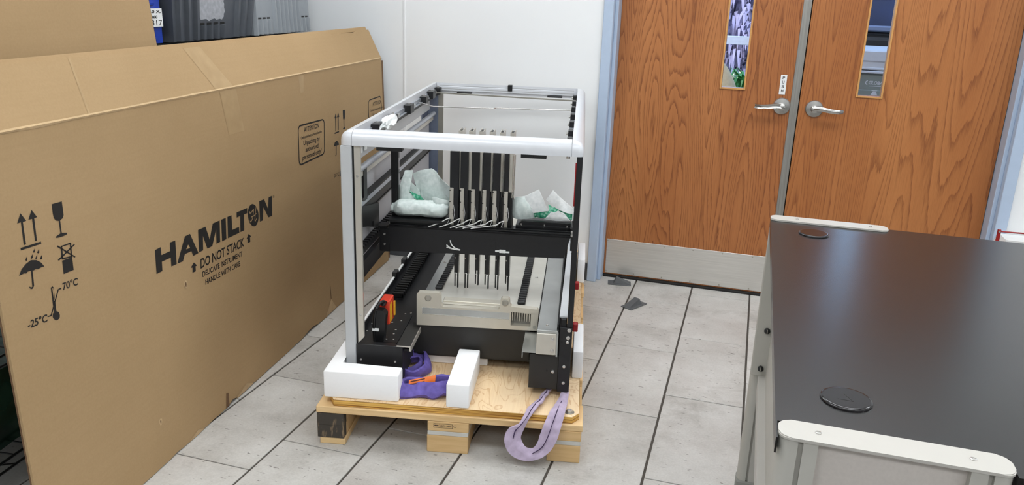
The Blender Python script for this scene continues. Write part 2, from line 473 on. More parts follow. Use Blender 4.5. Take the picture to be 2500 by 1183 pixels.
# pressed-steel door frame, pale blue
fr = nb()
for s, xo, xi in ((1, -.872, -.822), (-1, 1.105, 1.055)):
    x0, x1 = sorted((xo, xi)); bx(fr, x0, x1, 4.147, 4.385, 0, 2.2, bev=.003)
    x0, x1 = sorted((xi, xi + s * .018)); bx(fr, x0, x1, 4.192, 4.385, 0, 2.16, bev=.002)
bx(fr, -.822, 1.055, 4.147, 4.385, 2.15, 2.2)
bx(fr, -.80, 1.037, 4.192, 4.385, 2.135, 2.15)
struct('trim_2', fr, 'frame_blue', label='pale blue steel frame around the double doors')
struct('trim_3', box(-.80, 1.037, 4.262, 4.40, -.004, .012, bev=.003), 'dark_gap', label='dark threshold under the double doors')

DY = 4.28
def door(name, x0, x1, y0, gx0, gx1, oakm, label):
    """leaf with a narrow lite: four boards around the opening as one leaf mesh"""
    gz0, gz1 = 1.086, 1.90
    b = nb(); y1 = y0 + .045
    vs = {}
    xs, zs = (x0, gx0, gx1, x1), (.014, gz0, gz1, 2.13)
    for yi, y in enumerate((y0, y1)):
        for i, x in enumerate(xs):
            for k, z in enumerate(zs): vs[yi, i, k] = b.verts.new((x, y, z))
    for i in range(3):
        for k in range(3):
            if (i, k) == (1, 1): continue
            b.faces.new((vs[0, i, k], vs[0, i + 1, k], vs[0, i + 1, k + 1], vs[0, i, k + 1]))
            b.faces.new((vs[1, i, k], vs[1, i, k + 1], vs[1, i + 1, k + 1], vs[1, i + 1, k]))
    def q(*k): b.faces.new([vs[x] for x in k])
    for i in range(3):
        q((0, i, 0), (1, i, 0), (1, i + 1, 0), (0, i + 1, 0)); q((0, i, 3), (0, i + 1, 3), (1, i + 1, 3), (1, i, 3))
        q((0, 0, i), (0, 0, i + 1), (1, 0, i + 1), (1, 0, i)); q((0, 3, i), (1, 3, i), (1, 3, i + 1), (0, 3, i + 1))
    q((0, 1, 1), (0, 1, 2), (1, 1, 2), (1, 1, 1)); q((0, 2, 1), (1, 2, 1), (1, 2, 2), (0, 2, 2))
    q((0, 1, 1), (1, 1, 1), (1, 2, 1), (0, 2, 1)); q((0, 1, 2), (0, 2, 2), (1, 2, 2), (1, 1, 2))
    d = struct(name, b, oakm, base=((x0 + x1) / 2, y0, 0), label=label)
    bead = nb(); w = .009
    for q4 in ((gx0 - w, gx0, gz0 - w, gz1 + w), (gx1, gx1 + w, gz0 - w, gz1 + w), (gx0, gx1, gz0 - w, gz0), (gx0, gx1, gz1, gz1 + w)):
        bx(bead, q4[0], q4[1], y0 - .006, y0 + .0, q4[2], q4[3], bev=.0015)
    part('glazing_bead', bead, 'oak_bead', d)
    part('window_pane', box(gx0, gx1, y0 + .02, y0 + .025, gz0, gz1), 'glass_clear', d)
    return d
def lever(d, x, y, z, s):
    b = nb(); lathe(b, [(.0425, 0), (.0425, .006), (.039, .010), (.026, .012), (.019, .013), (.017, .045), (.013, .048)], (x, y, z), '-y', 28)
    r = part('lock_rose', b, 'steel_lever', d, True)
    b = nb(); P = [(x, y - .045, z + .004), (x + s * .03, y - .056, z + .006), (x + s * .07, y - .058, z), (x + s * .105, y - .052, z - .003), (x + s * .128, y - .038, z - .002)]
    ribbon(b, P, [(0, 0, 1)] * 5, .021, .009, 5, 3)
    part('lever_handle', b, 'steel_lever', r, True)
d1 = door('door_1', -.803, .112, DY, -.266, -.157, 'oak_left', 'left oak veneer door leaf with a steel kick plate and PUSH sign')
kp = part('kick_plate', box(-.793, .108, DY - .003, DY, .020, .218, bev=.001), 'stainless', d1)
for zz in (.208, .030):
    for k in range(6):
        b = nb(); lathe(b, [(.0042, 0), (.0036, .002), (.001, .0028)], (-.787 + .1555 * k, DY - .003, zz), '-y', 10); part('screw', b, 'steel_dull', kp, True)
part('edge_strip', box(.076, .114, DY - .004, DY, .218, 2.12, bev=.001), 'stainless_v', d1)
lever(d1, .036, DY, 1.010, -1)
sg = part('push_sign', box(.015, .045, DY - .0025, DY, 1.068, 1.164, bev=.0008), 'paper_white', d1)
b = nb()
for i, ch in enumerate('PUSH'):
    zb = 1.1435 - i * .0212
    text_into(b, ch, (.0245, DY - .0032, zb), (.0355, DY - .0032, zb), (.0245, DY - .0032, zb + .0135), bold=.012)
part('sign_lettering', b, 'print_black', sg)
d2 = door('door_2', .119, 1.034, DY, .381, .485, 'oak_right', 'right oak veneer door leaf with straight grain and a lever handle')
lever(d2, .192, DY, 1.008, 1)
part('edge_shadow_strip', box(.112, .119, DY + .02, DY + .03, .02, 2.12), 'dark_gap', d2)
kp2 = part('kick_plate', box(.13, 1.03, DY - .003, DY, .020, .218, bev=.001), 'stainless', d2)

# ------------------------------------------------------------------ leaning cardboard box
CD = Vector((-.10573, 1, 0)).normalized(); CP = Vector((-CD.y, CD.x, 0)); CB0 = Vector((-1.59363, 0, 0)); CL = .025
CUP = Vector((0, 0, 1)) * cos(CL) + CP * sin(CL); CN = (-CP) * cos(CL) + Vector((0, 0, 1)) * sin(CL)
def cb(s, h, off=0): return CB0 + CD * s + CUP * h + CN * off
HC = 1.148; FLN = .45
FUP = Vector((0, 0, 1)) * cos(FLN) + CP * sin(FLN); FNN = (-CP) * cos(FLN) + Vector((0, 0, 1)) * sin(FLN)
def fl(s, h, off=0): return cb(s, HC) + FUP * h + FNN * off
box_base = cb(2.7, 0); box_base.z = 0
CBX = thing('flattened_cardboard_box', 'huge flattened brown cardboard shipping box with black HAMILTON print leaning along the left', 'box', tuple(box_base))
def sheet(fn, outline, th, ns=26, wav=.0):
    """flat sheet from lower/upper edge functions of s; outline = list of (s, h0, h1)"""
    b = nb(); cols = []
    for s, h0, h1 in outline:
        col = []
        for k in range(7):
            h = h0 + (h1 - h0) * k / 6
            w = wav * noise.noise(Vector((s * 1.7, h * 2.3, 4)))
            col.append((b.verts.new(fn(s, h, w)), b.verts.new(fn(s, h, w - th))))
        cols.append(col)
    for A, B in zip(cols, cols[1:]):
        for k in range(6):
            b.faces.new((A[k][0], B[k][0], B[k + 1][0], A[k + 1][0])); b.faces.new((A[k][1], A[k + 1][1], B[k + 1][1], B[k][1]))
        b.faces.new((A[0][0], A[0][1], B[0][1], B[0][0])); b.faces.new((A[6][0], B[6][0], B[6][1], A[6][1]))
    for A in (cols[0], cols[-1]):
        for k in range(6): b.faces.new((A[k][0], A[k + 1][0], A[k + 1][1], A[k][1]))
    return b
def lerp(a, b, t): return a + (b - a) * t
S0, S1 = 1.372, 4.075
ol = [(lerp(S0, S1, i / 60), .003 + max(0, .010 * noise.noise(Vector((i * .9, 0, 0)))) + (.012 if i in (21, 36, 37, 48, 49) else 0), HC) for i in range(61)]
part('front_panel', sheet(cb, ol, .007, wav=.0), 'cardboard', CBX, True)
ol = [(lerp(S0, S1, i / 60), 0.0, .162 + .002 * noise.noise(Vector((i * .5, 2, 0))) - (.010 * max(0, (i - 38) / 22) if i < 56 else 0)) for i in range(61)]
part('top_flap', sheet(fl, ol, .007), 'cardboard', CBX, True)
ol = [(lerp(S0 + .01, S1, i / 40), .160, .176 + .006 * i / 40) for i in range(41)]
part('rear_flap', sheet(lambda s, h, o: fl(s, h, o - .010), ol, .007), 'cardboard', CBX, True)
ol = [(lerp(S0 + .004, S1 + .05, i / 40), .004, HC + .01 if i < 39 else HC - .015) for i in range(41)]
part('rear_panel', sheet(lambda s, h, o: cb(s, h, o - .0095), ol, .007), 'kraft_edge', CBX, True)
# raised, cracked crease along the fold
b = nb(); rr = []
for i in range(91):
    s = lerp(S0, S1 - .0, i / 90); w = .5 + .5 * noise.noise(Vector((s * 9, 0, 5))); q = cb(s, HC - .004 + .004 * noise.noise(Vector((s * 6, 1, 0))), .0008)
    rr.append([b.verts.new(q), b.verts.new(cb(s, HC + .001, .002 + .002 * w)), b.verts.new(fl(s, .004 + .002 * w, .0006))])
for A, B in zip(rr, rr[1:]):
    for k in range(2): b.faces.new((A[k], B[k], B[k + 1], A[k + 1]))
part('fold_crease', b, 'kraft_torn', CBX, True)
# packing tape left on flap and panel
def strip(fn, q, off=.0007):
    b = nb(); b.faces.new([b.verts.new(fn(s, h, off)) for s, h in q]); return b
for q in ([(2.405, .004), (2.52, .004), (2.435, .158), (2.335, .158)], [(1.762, .004), (1.770, .004), (1.804, .160), (1.796, .160)],):
    part('tape', strip(fl, q), 'cardboard_tape', CBX)
part('tape', strip(cb, [(2.46, .985), (2.57, .985), (2.535, HC - .006), (2.425, HC - .006)]), 'cardboard_tape', CBX)
part('tape', strip(cb, [(3.06, 1.07), (3.09, 1.07), (3.10, HC - .006), (3.05, HC - .006)]), 'cardboard_tape', CBX)
# small punctures and torn spots
for s, h, r in ((2.105, .545, .012), (1.89, .155, .010)):
    b = nb(); pts = [(s + r * .8 * cos(a) * (1 + .3 * sin(3 * a)), h + r * 1.2 * sin(a)) for a in [2 * pi * k / 9 for k in range(9)]]
    b.faces.new([b.verts.new(cb(p[0], p[1], .0009)) for p in pts]); t = part('torn_spot', b, 'kraft_torn', CBX)
    b = nb(); b.faces.new([b.verts.new(cb(s + (p[0] - s) * .4, h + (p[1] - h) * .6, .0015)) for p in pts]); part('puncture', b, 'kraft_edge', t)
for q in ([(2.265, .004), (2.275, .06), (2.29, .055), (2.288, .004)], [(3.24, .135), (3.246, .135), (3.25, .07), (3.243, .07)]):
    part('slit', strip(cb, q, .001), 'kraft_edge', CBX)
for q in ([(3.17, .004), (3.245, .07), (3.30, .008)], [(2.33, .004), (2.42, .03), (2.47, .006)], [(2.02, .003), (2.08, .02), (2.12, .003)]):
    part('torn_edge', strip(cb, q, .0016), 'kraft_torn', CBX)

LOGO = {'H': [(1.968, .706), (1.998, .707), (1.997, .681), (2.044, .680), (2.047, .707), (2.076, .706), (2.069, .628), (2.04, .629), (2.043, .658), (1.995, .66), (1.992, .630), (1.962, .63)],
 'A': [(2.073, .628), (2.13, .704), (2.16, .704), (2.196, .626), (2.165, .626), (2.157, .645), (2.119, .646), (2.104, .626)],
 'M': [(2.208, .704), (2.254, .703), (2.271, .651), (2.3, .702), (2.345, .701), (2.335, .625), (2.311, .625), (2.317, .676), (2.283, .625), (2.252, .625), (2.233, .676), (2.225, .627), (2.201, .627)],
 'I': [(2.355, .701), (2.386, .700), (2.377, .623), (2.348, .623)], 'L': [(2.398, .7), (2.426, .699), (2.421, .645), (2.47, .643), (2.469, .621), (2.388, .623)],
 'T': [(2.462, .7), (2.54, .698), (2.537, .678), (2.513, .679), (2.505, .62), (2.477, .621), (2.486, .681), (2.46, .681)],
 'O': [(2.621, .649), (2.62, .661), (2.616, .672), (2.61, .683), (2.602, .692), (2.592, .699), (2.582, .703), (2.572, .704), (2.562, .702), (2.554, .697), (2.547, .69), (2.543, .681), (2.541, .67), (2.542, .658), (2.545, .647), (2.551, .636), (2.559, .627), (2.568, .62), (2.578, .616), (2.589, .614), (2.599, .616), (2.607, .621), (2.614, .628), (2.619, .638)],
 'N': [(2.635, .701), (2.674, .7), (2.7, .653), (2.711, .698), (2.739, .698), (2.729, .619), (2.698, .62), (2.663, .67), (2.651, .62), (2.627, .621)]}
A1 = [(2.143, .591), (2.164, .603), (2.18, .587), (2.171, .587), (2.169, .57), (2.15, .571), (2.153, .588)]
A2 = [(2.516, .584), (2.535, .598), (2.551, .583), (2.542, .583), (2.541, .564), (2.522, .565), (2.523, .582)]
SYM = {'ar1': [(1.476, .95), (1.49, .927), (1.479, .927), (1.477, .871), (1.47, .871), (1.473, .928), (1.461, .928)], 'ar2': [(1.512, .949), (1.526, .927), (1.516, .927), (1.513, .87), (1.507, .87), (1.509, .927), (1.497, .928)],
 'bar': [(1.458, .867), (1.525, .864), (1.525, .858), (1.458, .861)],
 'glass': [(1.58, .947), (1.616, .946), (1.615, .909), (1.609, .902), (1.6, .899), (1.599, .866), (1.617, .861), (1.617, .857), (1.604, .856), (1.585, .857), (1.576, .859), (1.576, .862), (1.587, .864), (1.594, .866), (1.595, .899), (1.585, .903), (1.58, .912), (1.579, .922)],
 'cube': [(1.585, .794), (1.622, .792), (1.62, .757), (1.583, .758)], 'x0': [(1.589, .83), (1.626, .828), (1.625, .832), (1.588, .833)], 'x1': [(1.621, .832), (1.617, .793), (1.622, .792), (1.626, .831)], 'x2': [(1.621, .796), (1.585, .801), (1.585, .797), (1.622, .792)], 'x3': [(1.589, .797), (1.593, .832), (1.588, .834), (1.584, .798)], 'x4': [(1.575, .835), (1.631, .788), (1.634, .79), (1.578, .838)], 'x5': [(1.574, .797), (1.639, .822), (1.636, .825), (1.571, .801)],
 'umb': [(1.439, .802), (1.45, .815), (1.467, .824), (1.483, .828), (1.5, .823), (1.514, .812), (1.523, .798), (1.515, .8), (1.506, .799), (1.502, .798), (1.495, .801), (1.486, .8), (1.483, .801), (1.48, .762), (1.474, .756), (1.468, .757), (1.464, .763), (1.466, .765), (1.469, .761), (1.474, .761), (1.478, .802), (1.468, .803), (1.462, .8), (1.455, .803), (1.447, .802)],
 'dr0': [(1.502, .853), (1.5, .844), (1.497, .843), (1.494, .846)], 'dr1': [(1.515, .848), (1.514, .838), (1.51, .837), (1.507, .84)], 'dr2': [(1.492, .841), (1.491, .832), (1.486, .83), (1.484, .834)], 'dr3': [(1.506, .835), (1.504, .826), (1.5, .825), (1.498, .828)], 'dr4': [(1.521, .83), (1.52, .82), (1.515, .819), (1.513, .823)], 'dr5': [(1.474, .841), (1.473, .832), (1.469, .83), (1.467, .834)],
 'th1': [(1.532, .738), (1.538, .74), (1.541, .736), (1.538, .671), (1.529, .672)],
 'bulb': [(1.547, .655), (1.545, .65), (1.541, .648), (1.536, .647), (1.53, .649), (1.526, .654), (1.523, .659), (1.523, .664), (1.525, .669), (1.53, .672), (1.535, .672), (1.54, .67), (1.545, .666), (1.547, .66)],
 'ln0': [(1.519, .665), (1.558, .724), (1.555, .726), (1.516, .667)], 'ln1': [(1.557, .723), (1.567, .722), (1.566, .726), (1.557, .726)], 'ln2': [(1.506, .667), (1.518, .665), (1.518, .669), (1.505, .67)]}
SYM2 = [[(3.42, .937), (3.43, .913), (3.422, .914), (3.414, .855), (3.407, .856), (3.412, .915), (3.402, .916)], [(3.451, .937), (3.46, .914), (3.452, .915), (3.445, .855), (3.436, .855), (3.442, .915), (3.432, .916)], [(3.395, .849), (3.448, .85), (3.448, .843), (3.395, .843)],
 [(3.506, .941), (3.534, .939), (3.53, .902), (3.519, .892), (3.516, .857), (3.527, .854), (3.523, .848), (3.498, .851), (3.497, .854), (3.508, .856), (3.512, .893), (3.505, .901)],
 [(3.376, .787), (3.392, .804), (3.414, .809), (3.432, .8), (3.442, .784), (3.41, .786), (3.404, .744), (3.396, .736), (3.389, .742), (3.398, .746), (3.403, .786)], [(3.43, .646), (3.446, .674), (3.44, .631), (3.425, .634)]]
def polys(bm, P, off=.0008):
    for q in P:
        f = bm.faces.new([bm.verts.new(cb(s, h, off)) for s, h in q]); bmesh.ops.triangulate(bm, faces=[f])
    return bm
b = nb(); polys(b, LOGO.values()); text_into(b, '®', cb(2.746, .687, .0008), cb(2.759, .686, .0008), cb(2.748, .699, .0008))
lg = part('printed_logo', b, 'print_black', CBX)
part('logo_cutout', polys(nb(), [[(2.142, .672), (2.151, .658), (2.128, .66)]], .0013), 'cardboard', lg)
b = nb()
for ln in ([(2.554, .681), (2.556, .673), (2.569, .674), (2.585, .681), (2.579, .662), (2.57, .647), (2.556, .639), (2.552, .645)], [(2.606, .685), (2.599, .67), (2.591, .648), (2.589, .633), (2.603, .640)], [(2.562, .656), (2.583, .656), (2.604, .660)]):
    P = crom([cb(s, h, .0013) for s, h in ln], 4)
    for i in range(len(P) - 1):
        t = (P[i + 1] - P[i]).normalized(); w = t.cross(CN) * .0018
        b.faces.new([b.verts.new(q) for q in (P[i] - w, P[i + 1] - w, P[i + 1] + w, P[i] + w)])
part('logo_script', b, 'cardboard', lg, kind='stuff') if 0 else part('logo_script', b, 'cardboard', lg)
for a_ in (A1, A2): part('printed_arrow', polys(nb(), [a_]), 'print_black', CBX)
for t, p0, p1, pt, bo in (('DO NOT STACK', (2.199, .570), (2.494, .562), (2.204, .602), .022), ('DELICATE INSTRUMENT', (2.205, .537), (2.474, .529), (2.207, .5555), .02), ('HANDLE WITH CARE', (2.218, .504), (2.454, .497), (2.219, .5225), .02)):
    part('printed_line', text_into(nb(), t, cb(*p0, .0008), cb(*p1, .0008), cb(*pt, .0008), bold=bo), 'print_black', CBX)
for nm, ks in (('this_way_up_symbol', ('ar1', 'ar2', 'bar')), ('fragile_symbol', ('glass',)), ('no_stacking_symbol', ('cube', 'x0', 'x1', 'x2', 'x3', 'x4', 'x5')), ('keep_dry_symbol', ('umb', 'dr0', 'dr1', 'dr2', 'dr3', 'dr4', 'dr5'))):
    part(nm, polys(nb(), [SYM[k] for k in ks]), 'print_black', CBX)
b = nb(); polys(b, [SYM[k] for k in ('th1', 'bulb', 'ln0', 'ln1', 'ln2')])
text_into(b, '70°C', cb(1.571, .717, .0008), cb(1.628, .713, .0008), cb(1.573, .736, .0008), bold=.02)
text_into(b, '-25°C', cb(1.438, .663, .0008), cb(1.503, .657, .0008), cb(1.441, .682, .0008), bold=.02)
hs = part('temperature_symbol', b, 'print_black', CBX)
b = nb(); polys(b, [[(1.536, .735), (1.539, .734), (1.537, .701), (1.535, .701)]], .0013); part('symbol_cutout', b, 'cardboard', hs)
def notice(c, w, txts):
    """rounded printed frame with lines of text"""
    b = nb(); (s0, h1), (s1, h1b), (s1b, h0b), (s0b, h0) = c
    def pt(a, t): return (lerp(lerp(s0b, s0, t), lerp(s1b, s1, t), a), lerp(lerp(h0, h1, t), lerp(h0b, h1b, t), a))
    W, H = abs(s1 - s0), abs(h1 - h0); r = .026; out, inn = [], []
    for cx, cy, a0 in ((1, 1, 0), (0, 1, 90), (0, 0, 180), (1, 0, 270)):
        for k in range(6):
            a = radians(a0 + 18 * k); px = (W - r if cx else r) + r * cos(a); py = (H - r if cy else r) + r * sin(a); qx = (W - r if cx else r) + (r - w) * cos(a); qy = (H - r if cy else r) + (r - w) * sin(a)
            out.append(pt(px / W, py / H)); inn.append(pt(qx / W, qy / H))
    O = [b.verts.new(cb(*p, .0008)) for p in out]; I = [b.verts.new(cb(*p, .0008)) for p in inn]
    for i in range(len(O)): b.faces.new((O[i], O[(i + 1) % len(O)], I[(i + 1) % len(O)], I[i]))
    for t, p0, p1, p2, bo in txts: text_into(b, t, cb(*p0, .0008), cb(*p1, .0008), cb(*p2, .0008), bold=bo)
    return part('printed_notice', b, 'print_black', CBX)
NT = [('ATTENTION', (3.069, .902), (3.223, .899), (3.072, .922), .012), ('Delicate Instrument inside', (3.034, .8765), (3.25, .872), (3.035, .888), .012), ('Unpacking by', (3.055, .847), (3.224, .841), (3.058, .867), .012), ('authorized', (3.071, .816), (3.205, .812), (3.074, .836), .012), ('personnel only!', (3.036, .786), (3.233, .784), (3.040, .806), .012)]
notice([(3.012, .939), (3.290, .931), (3.270, .770), (2.998, .766)], .007, NT)
ds = .845
NT2 = [(t, (a[0] + ds, a[1] + .008), (b_[0] + ds - .02, b_[1] + .010), (c[0] + ds, c[1] + .008), .0) for t, a, b_, c, o in NT]
notice([(3.852, .950), (4.050, .952), (4.058, .776), (3.842, .774)], .006, NT2)
for nm, i0, i1 in (('this_way_up_symbol', 0, 3), ('fragile_symbol', 3, 4), ('keep_dry_symbol', 4, 5)): part(nm, polys(nb(), SYM2[i0:i1]), 'print_black', CBX)
b = nb(); polys(b, SYM2[5:]); text_into(b, '25°C', cb(3.362, .641, .0008), cb(3.42, .639, .0008), cb(3.366, .657, .0008)); part('temperature_symbol', b, 'print_black', CBX)

# tall second board standing behind the box
BUP = Vector((0, 0, 1)) * cos(.10) + CP * sin(.10); BN = (-CP) * cos(.10) + Vector((0, 0, 1)) * sin(.10)
bb0 = CB0 + CP * .05
BH0 = 0.004
def bd(s, h, o=0): return bb0 + CD * s + BUP * h + BN * o
BS = 2.317
BRD = thing('cardboard_sheet', 'tall plain brown cardboard sheet standing behind the HAMILTON box at top left', 'cardboard sheet', (bd(1.6, 0).x, bd(1.6, 0).y, 0))
part('board', sheet(bd, [(lerp(1.475, BS, i / 20), BH0, 1.75) for i in range(21)], .018), 'cardboard', BRD)
b = nb(); q = [(BS + .0006, BH0), (BS + .0006, 1.75)]
b.faces.new([b.verts.new(p) for p in (bd(BS + .001, BH0, 0), bd(BS + .001, 1.75, 0), bd(BS + .001, 1.75, -.018), bd(BS + .001, BH0, -.018))])
part('cut_edge', b, 'kraft_edge', BRD)

# ------------------------------------------------------------------ shelving and storage bins behind the box
def sh(s, p, z): q = CB0 + CD * s + CP * p; return Vector((q.x, q.y, z))
SHF = thing('wire_shelving', 'black wire shelving rack hidden behind the leaning cardboard', 'shelf', tuple(sh(2.7, .6, 0)))
for s in (1.42, 4.05):
    for p in (.30, .86):
        b = nb(); cyl(b, sh(s, p, 0), sh(s, p, 1.262), .0125, 10); part('post', b, 'wire_black', SHF, True)
for z in (.165, .475, 1.258):
    b = nb()
    for p in (.285, .875):
        for dz in (0, -.03): cyl(b, sh(1.42, p, z + dz), sh(4.05, p, z + dz), .004, 6)
    for i in range(44): cyl(b, sh(1.42 + i * .0605, .285, z + .004), sh(1.42 + i * .0605, .875, z + .004), .0025, 5)
    for i in range(22):
        cyl(b, sh(1.43 + i * .12, .285, z), sh(1.49 + i * .12, .285, z - .03), .0025, 5)
    part('wire_shelf', b, 'wire_black', SHF)
def tote(name, s0, s1, p0, p1, z0, z1, mat, taper, label, ribs, panel=None, slots=None, group=None):
    t = thing(name, label, 'bin', tuple(sh((s0 + s1) / 2, (p0 + p1) / 2, z0)), group=group)
    b = nb(); H = z1 - z0
    def c(s, p, z):
        k = taper * (z - z0) / H; return sh(s + (k if s < (s0 + s1) / 2 else -k), p + (k if p < (p0 + p1) / 2 else -k), z)
    vs = [b.verts.new(c(s, p, z)) for s in (s0, s1) for p in (p0, p1) for z in (z0, z1)]
    for q in ((0, 1, 3, 2), (4, 6, 7, 5), (0, 4, 5, 1), (2, 3, 7, 6), (0, 2, 6, 4), (1, 5, 7, 3)): b.faces.new([vs[i] for i in q])
    part('shell', b, mat, t)
    def face(s, z, o): k = taper * (z - z0) / H; return sh(s + k * (1 - 2 * (s - s0) / (s1 - s0)), p0 + k - o, z)
    for s, w, za, zb in ribs:
        b = nb(); A = [b.verts.new(face(s + ds, z, o)) for z in (za, zb) for ds, o in ((-w, 0), (-w * .55, .016), (w * .45, .016), (w * .8, 0))]
        for i in range(3): b.faces.new((A[i], A[i + 1], A[i + 5], A[i + 4]))
        b.faces.new(A[:4]); b.faces.new(A[4:][::-1]); part('rib', b, mat, t)
    for q in slots or []:
        b = nb(); b.faces.new([b.verts.new(face(s, z, .0006)) for s, z in ((q[0], q[2]), (q[1], q[2]), (q[1], q[3]), (q[0], q[3]))]); part('slot', b, 'black_deep', t)
    return t, face
Z0 = 1.271
def sy(y): return y / CD.y
s0, s1 = 2.825, 3.436
rb = [(s0 + .035 + i * .060, .016, Z0 + .004, Z0 + .27) for i in range(3)] + [(s1 - .02 - i * .058, .016, Z0 + .004, Z0 + .27) for i in range(3)] + [(s0 + .205 + i * .052, .014, Z0 + .004, Z0 + .060) for i in range(4)]
T1, fc = tote('storage_bin', s0, s1, .445, .84, Z0, Z0 + .30, 'bin_dark', -.030, 'dark grey ribbed plastic bin with a torn label on the shelf', rb, slots=[(s0 + .186 + i * .052, s0 + .222 + i * .052, Z0 + .060, Z0 + .070) for i in range(4)])
b = nb(); b.faces.new([b.verts.new(fc(s, z, .0006)) for s, z in ((s0 + .17, Z0 + .072), (s0 + .39, Z0 + .072), (s0 + .39, Z0 + .27), (s0 + .17, Z0 + .27))]); part('label_field', b, 'bin_dark', T1)
b = nb(); pts = [(s0 + .275 + (.095 + .018 * noise.noise(Vector((k * 1.7, 0, 0)))) * (1 if abs(cos(a)) > .7 else abs(cos(a)) / .7) * (1 if cos(a) > 0 else -1), Z0 + .145 + (.062 + .012 * noise.noise(Vector((k * 1.3, 3, 0)))) * (sin(a) / max(.7, abs(sin(a))) if abs(sin(a)) > .7 else sin(a) / .7)) for k, a in enumerate([2 * pi * i / 40 for i in range(40)])]
f = b.faces.new([b.verts.new(fc(s, z, .0014)) for s, z in pts]); part('label_residue', b, 'label_residue', T1)
s0, s1 = 3.478, 4.105
rb = [(s0 + .215 + i * .045, .013, Z0 + .004, Z0 + .28) for i in range(7)] + [(s0 + .066 + i * .045, .013, Z0 + .004, Z0 + .072) for i in range(3)] + [(s1 - .125 + i * .045, .013, Z0 + .004, Z0 + .072) for i in range(3)] + [(s0 + .014, .013, Z0, Z0 + .28)]
tote('storage_bin', s0, s1, .445, .84, Z0, Z0 + .30, 'bin_light', .012, 'light grey ribbed plastic bin at the right end of the shelf', rb, slots=[(s0 + .050 + i * .045, s0 + .082 + i * .045, Z0 + .074, Z0 + .082) for i in range(3)] + [(s1 - .141 + i * .045, s1 - .109 + i * .045, Z0 + .074, Z0 + .082) for i in range(3)])
s0, s1 = 2.45, 2.775
T3, fc = tote('storage_bin', s0, s1, .46, .84, Z0, Z0 + .34, 'bin_blue', .002, 'blue plastic bin with a white numbered label beside the grey bins', [((s0 + s1) / 2, .160, Z0 + .014, Z0 + .022), ((s0 + s1) / 2, .160, Z0 + .142, Z0 + .149)])
lb = nb(); bxq = [(s0 + .05, Z0 + .062), (s1 - .004, Z0 + .062), (s1 - .004, Z0 + .130), (s0 + .05, Z0 + .130)]
lb.faces.new([lb.verts.new(fc(s, z, .0105)) for s, z in bxq]); L3 = part('label', lb, 'paper_white', T3)
b = nb(); o = .0112
text_into(b, '317', fc(2.698, Z0 + .068, o), fc(2.766, Z0 + .068, o), fc(2.698, Z0 + .088, o)); text_into(b, '0000', fc(2.694, Z0 + .093, o), fc(2.738, Z0 + .093, o), fc(2.694, Z0 + .104, o), bold=.02)
bx(b, 0, 0, 0, 0, 0, 0) if 0 else None
text_into(b, '-0 X.', fc(2.694, Z0 + .113, o), fc(2.764, Z0 + .113, o), fc(2.694, Z0 + .124, o), bold=.02)
part('label_writing', b, 'print_black', L3)
for z, lab in ((.178, 'dark green plastic-wrapped bundle on the lowest wire shelf'), ):
    b = nb(); q = [sh(s, p, zz) for s in (1.5, 3.2) for p in (.32, .82) for zz in (z, z + .24)]
    vs = [b.verts.new(x) for x in q]
    for f4 in ((0, 1, 3, 2), (4, 6, 7, 5), (0, 4, 5, 1), (2, 3, 7, 6), (0, 2, 6, 4), (1, 5, 7, 3)): b.faces.new([vs[i] for i in f4])
    bmesh.ops.subdivide_edges(b, edges=b.edges[:], cuts=9, use_grid_fill=True)
    for v_ in b.verts: v_.co += Vector((noise.noise(v_.co * 8), noise.noise(v_.co * 8 + Vector((5, 0, 0))), .4 * noise.noise(v_.co * 9))) * .018
    single('wrapped_bundle', b, 'green_wrap', lab, 'bundle', tuple(sh(2.3, .57, z)), smooth=True)
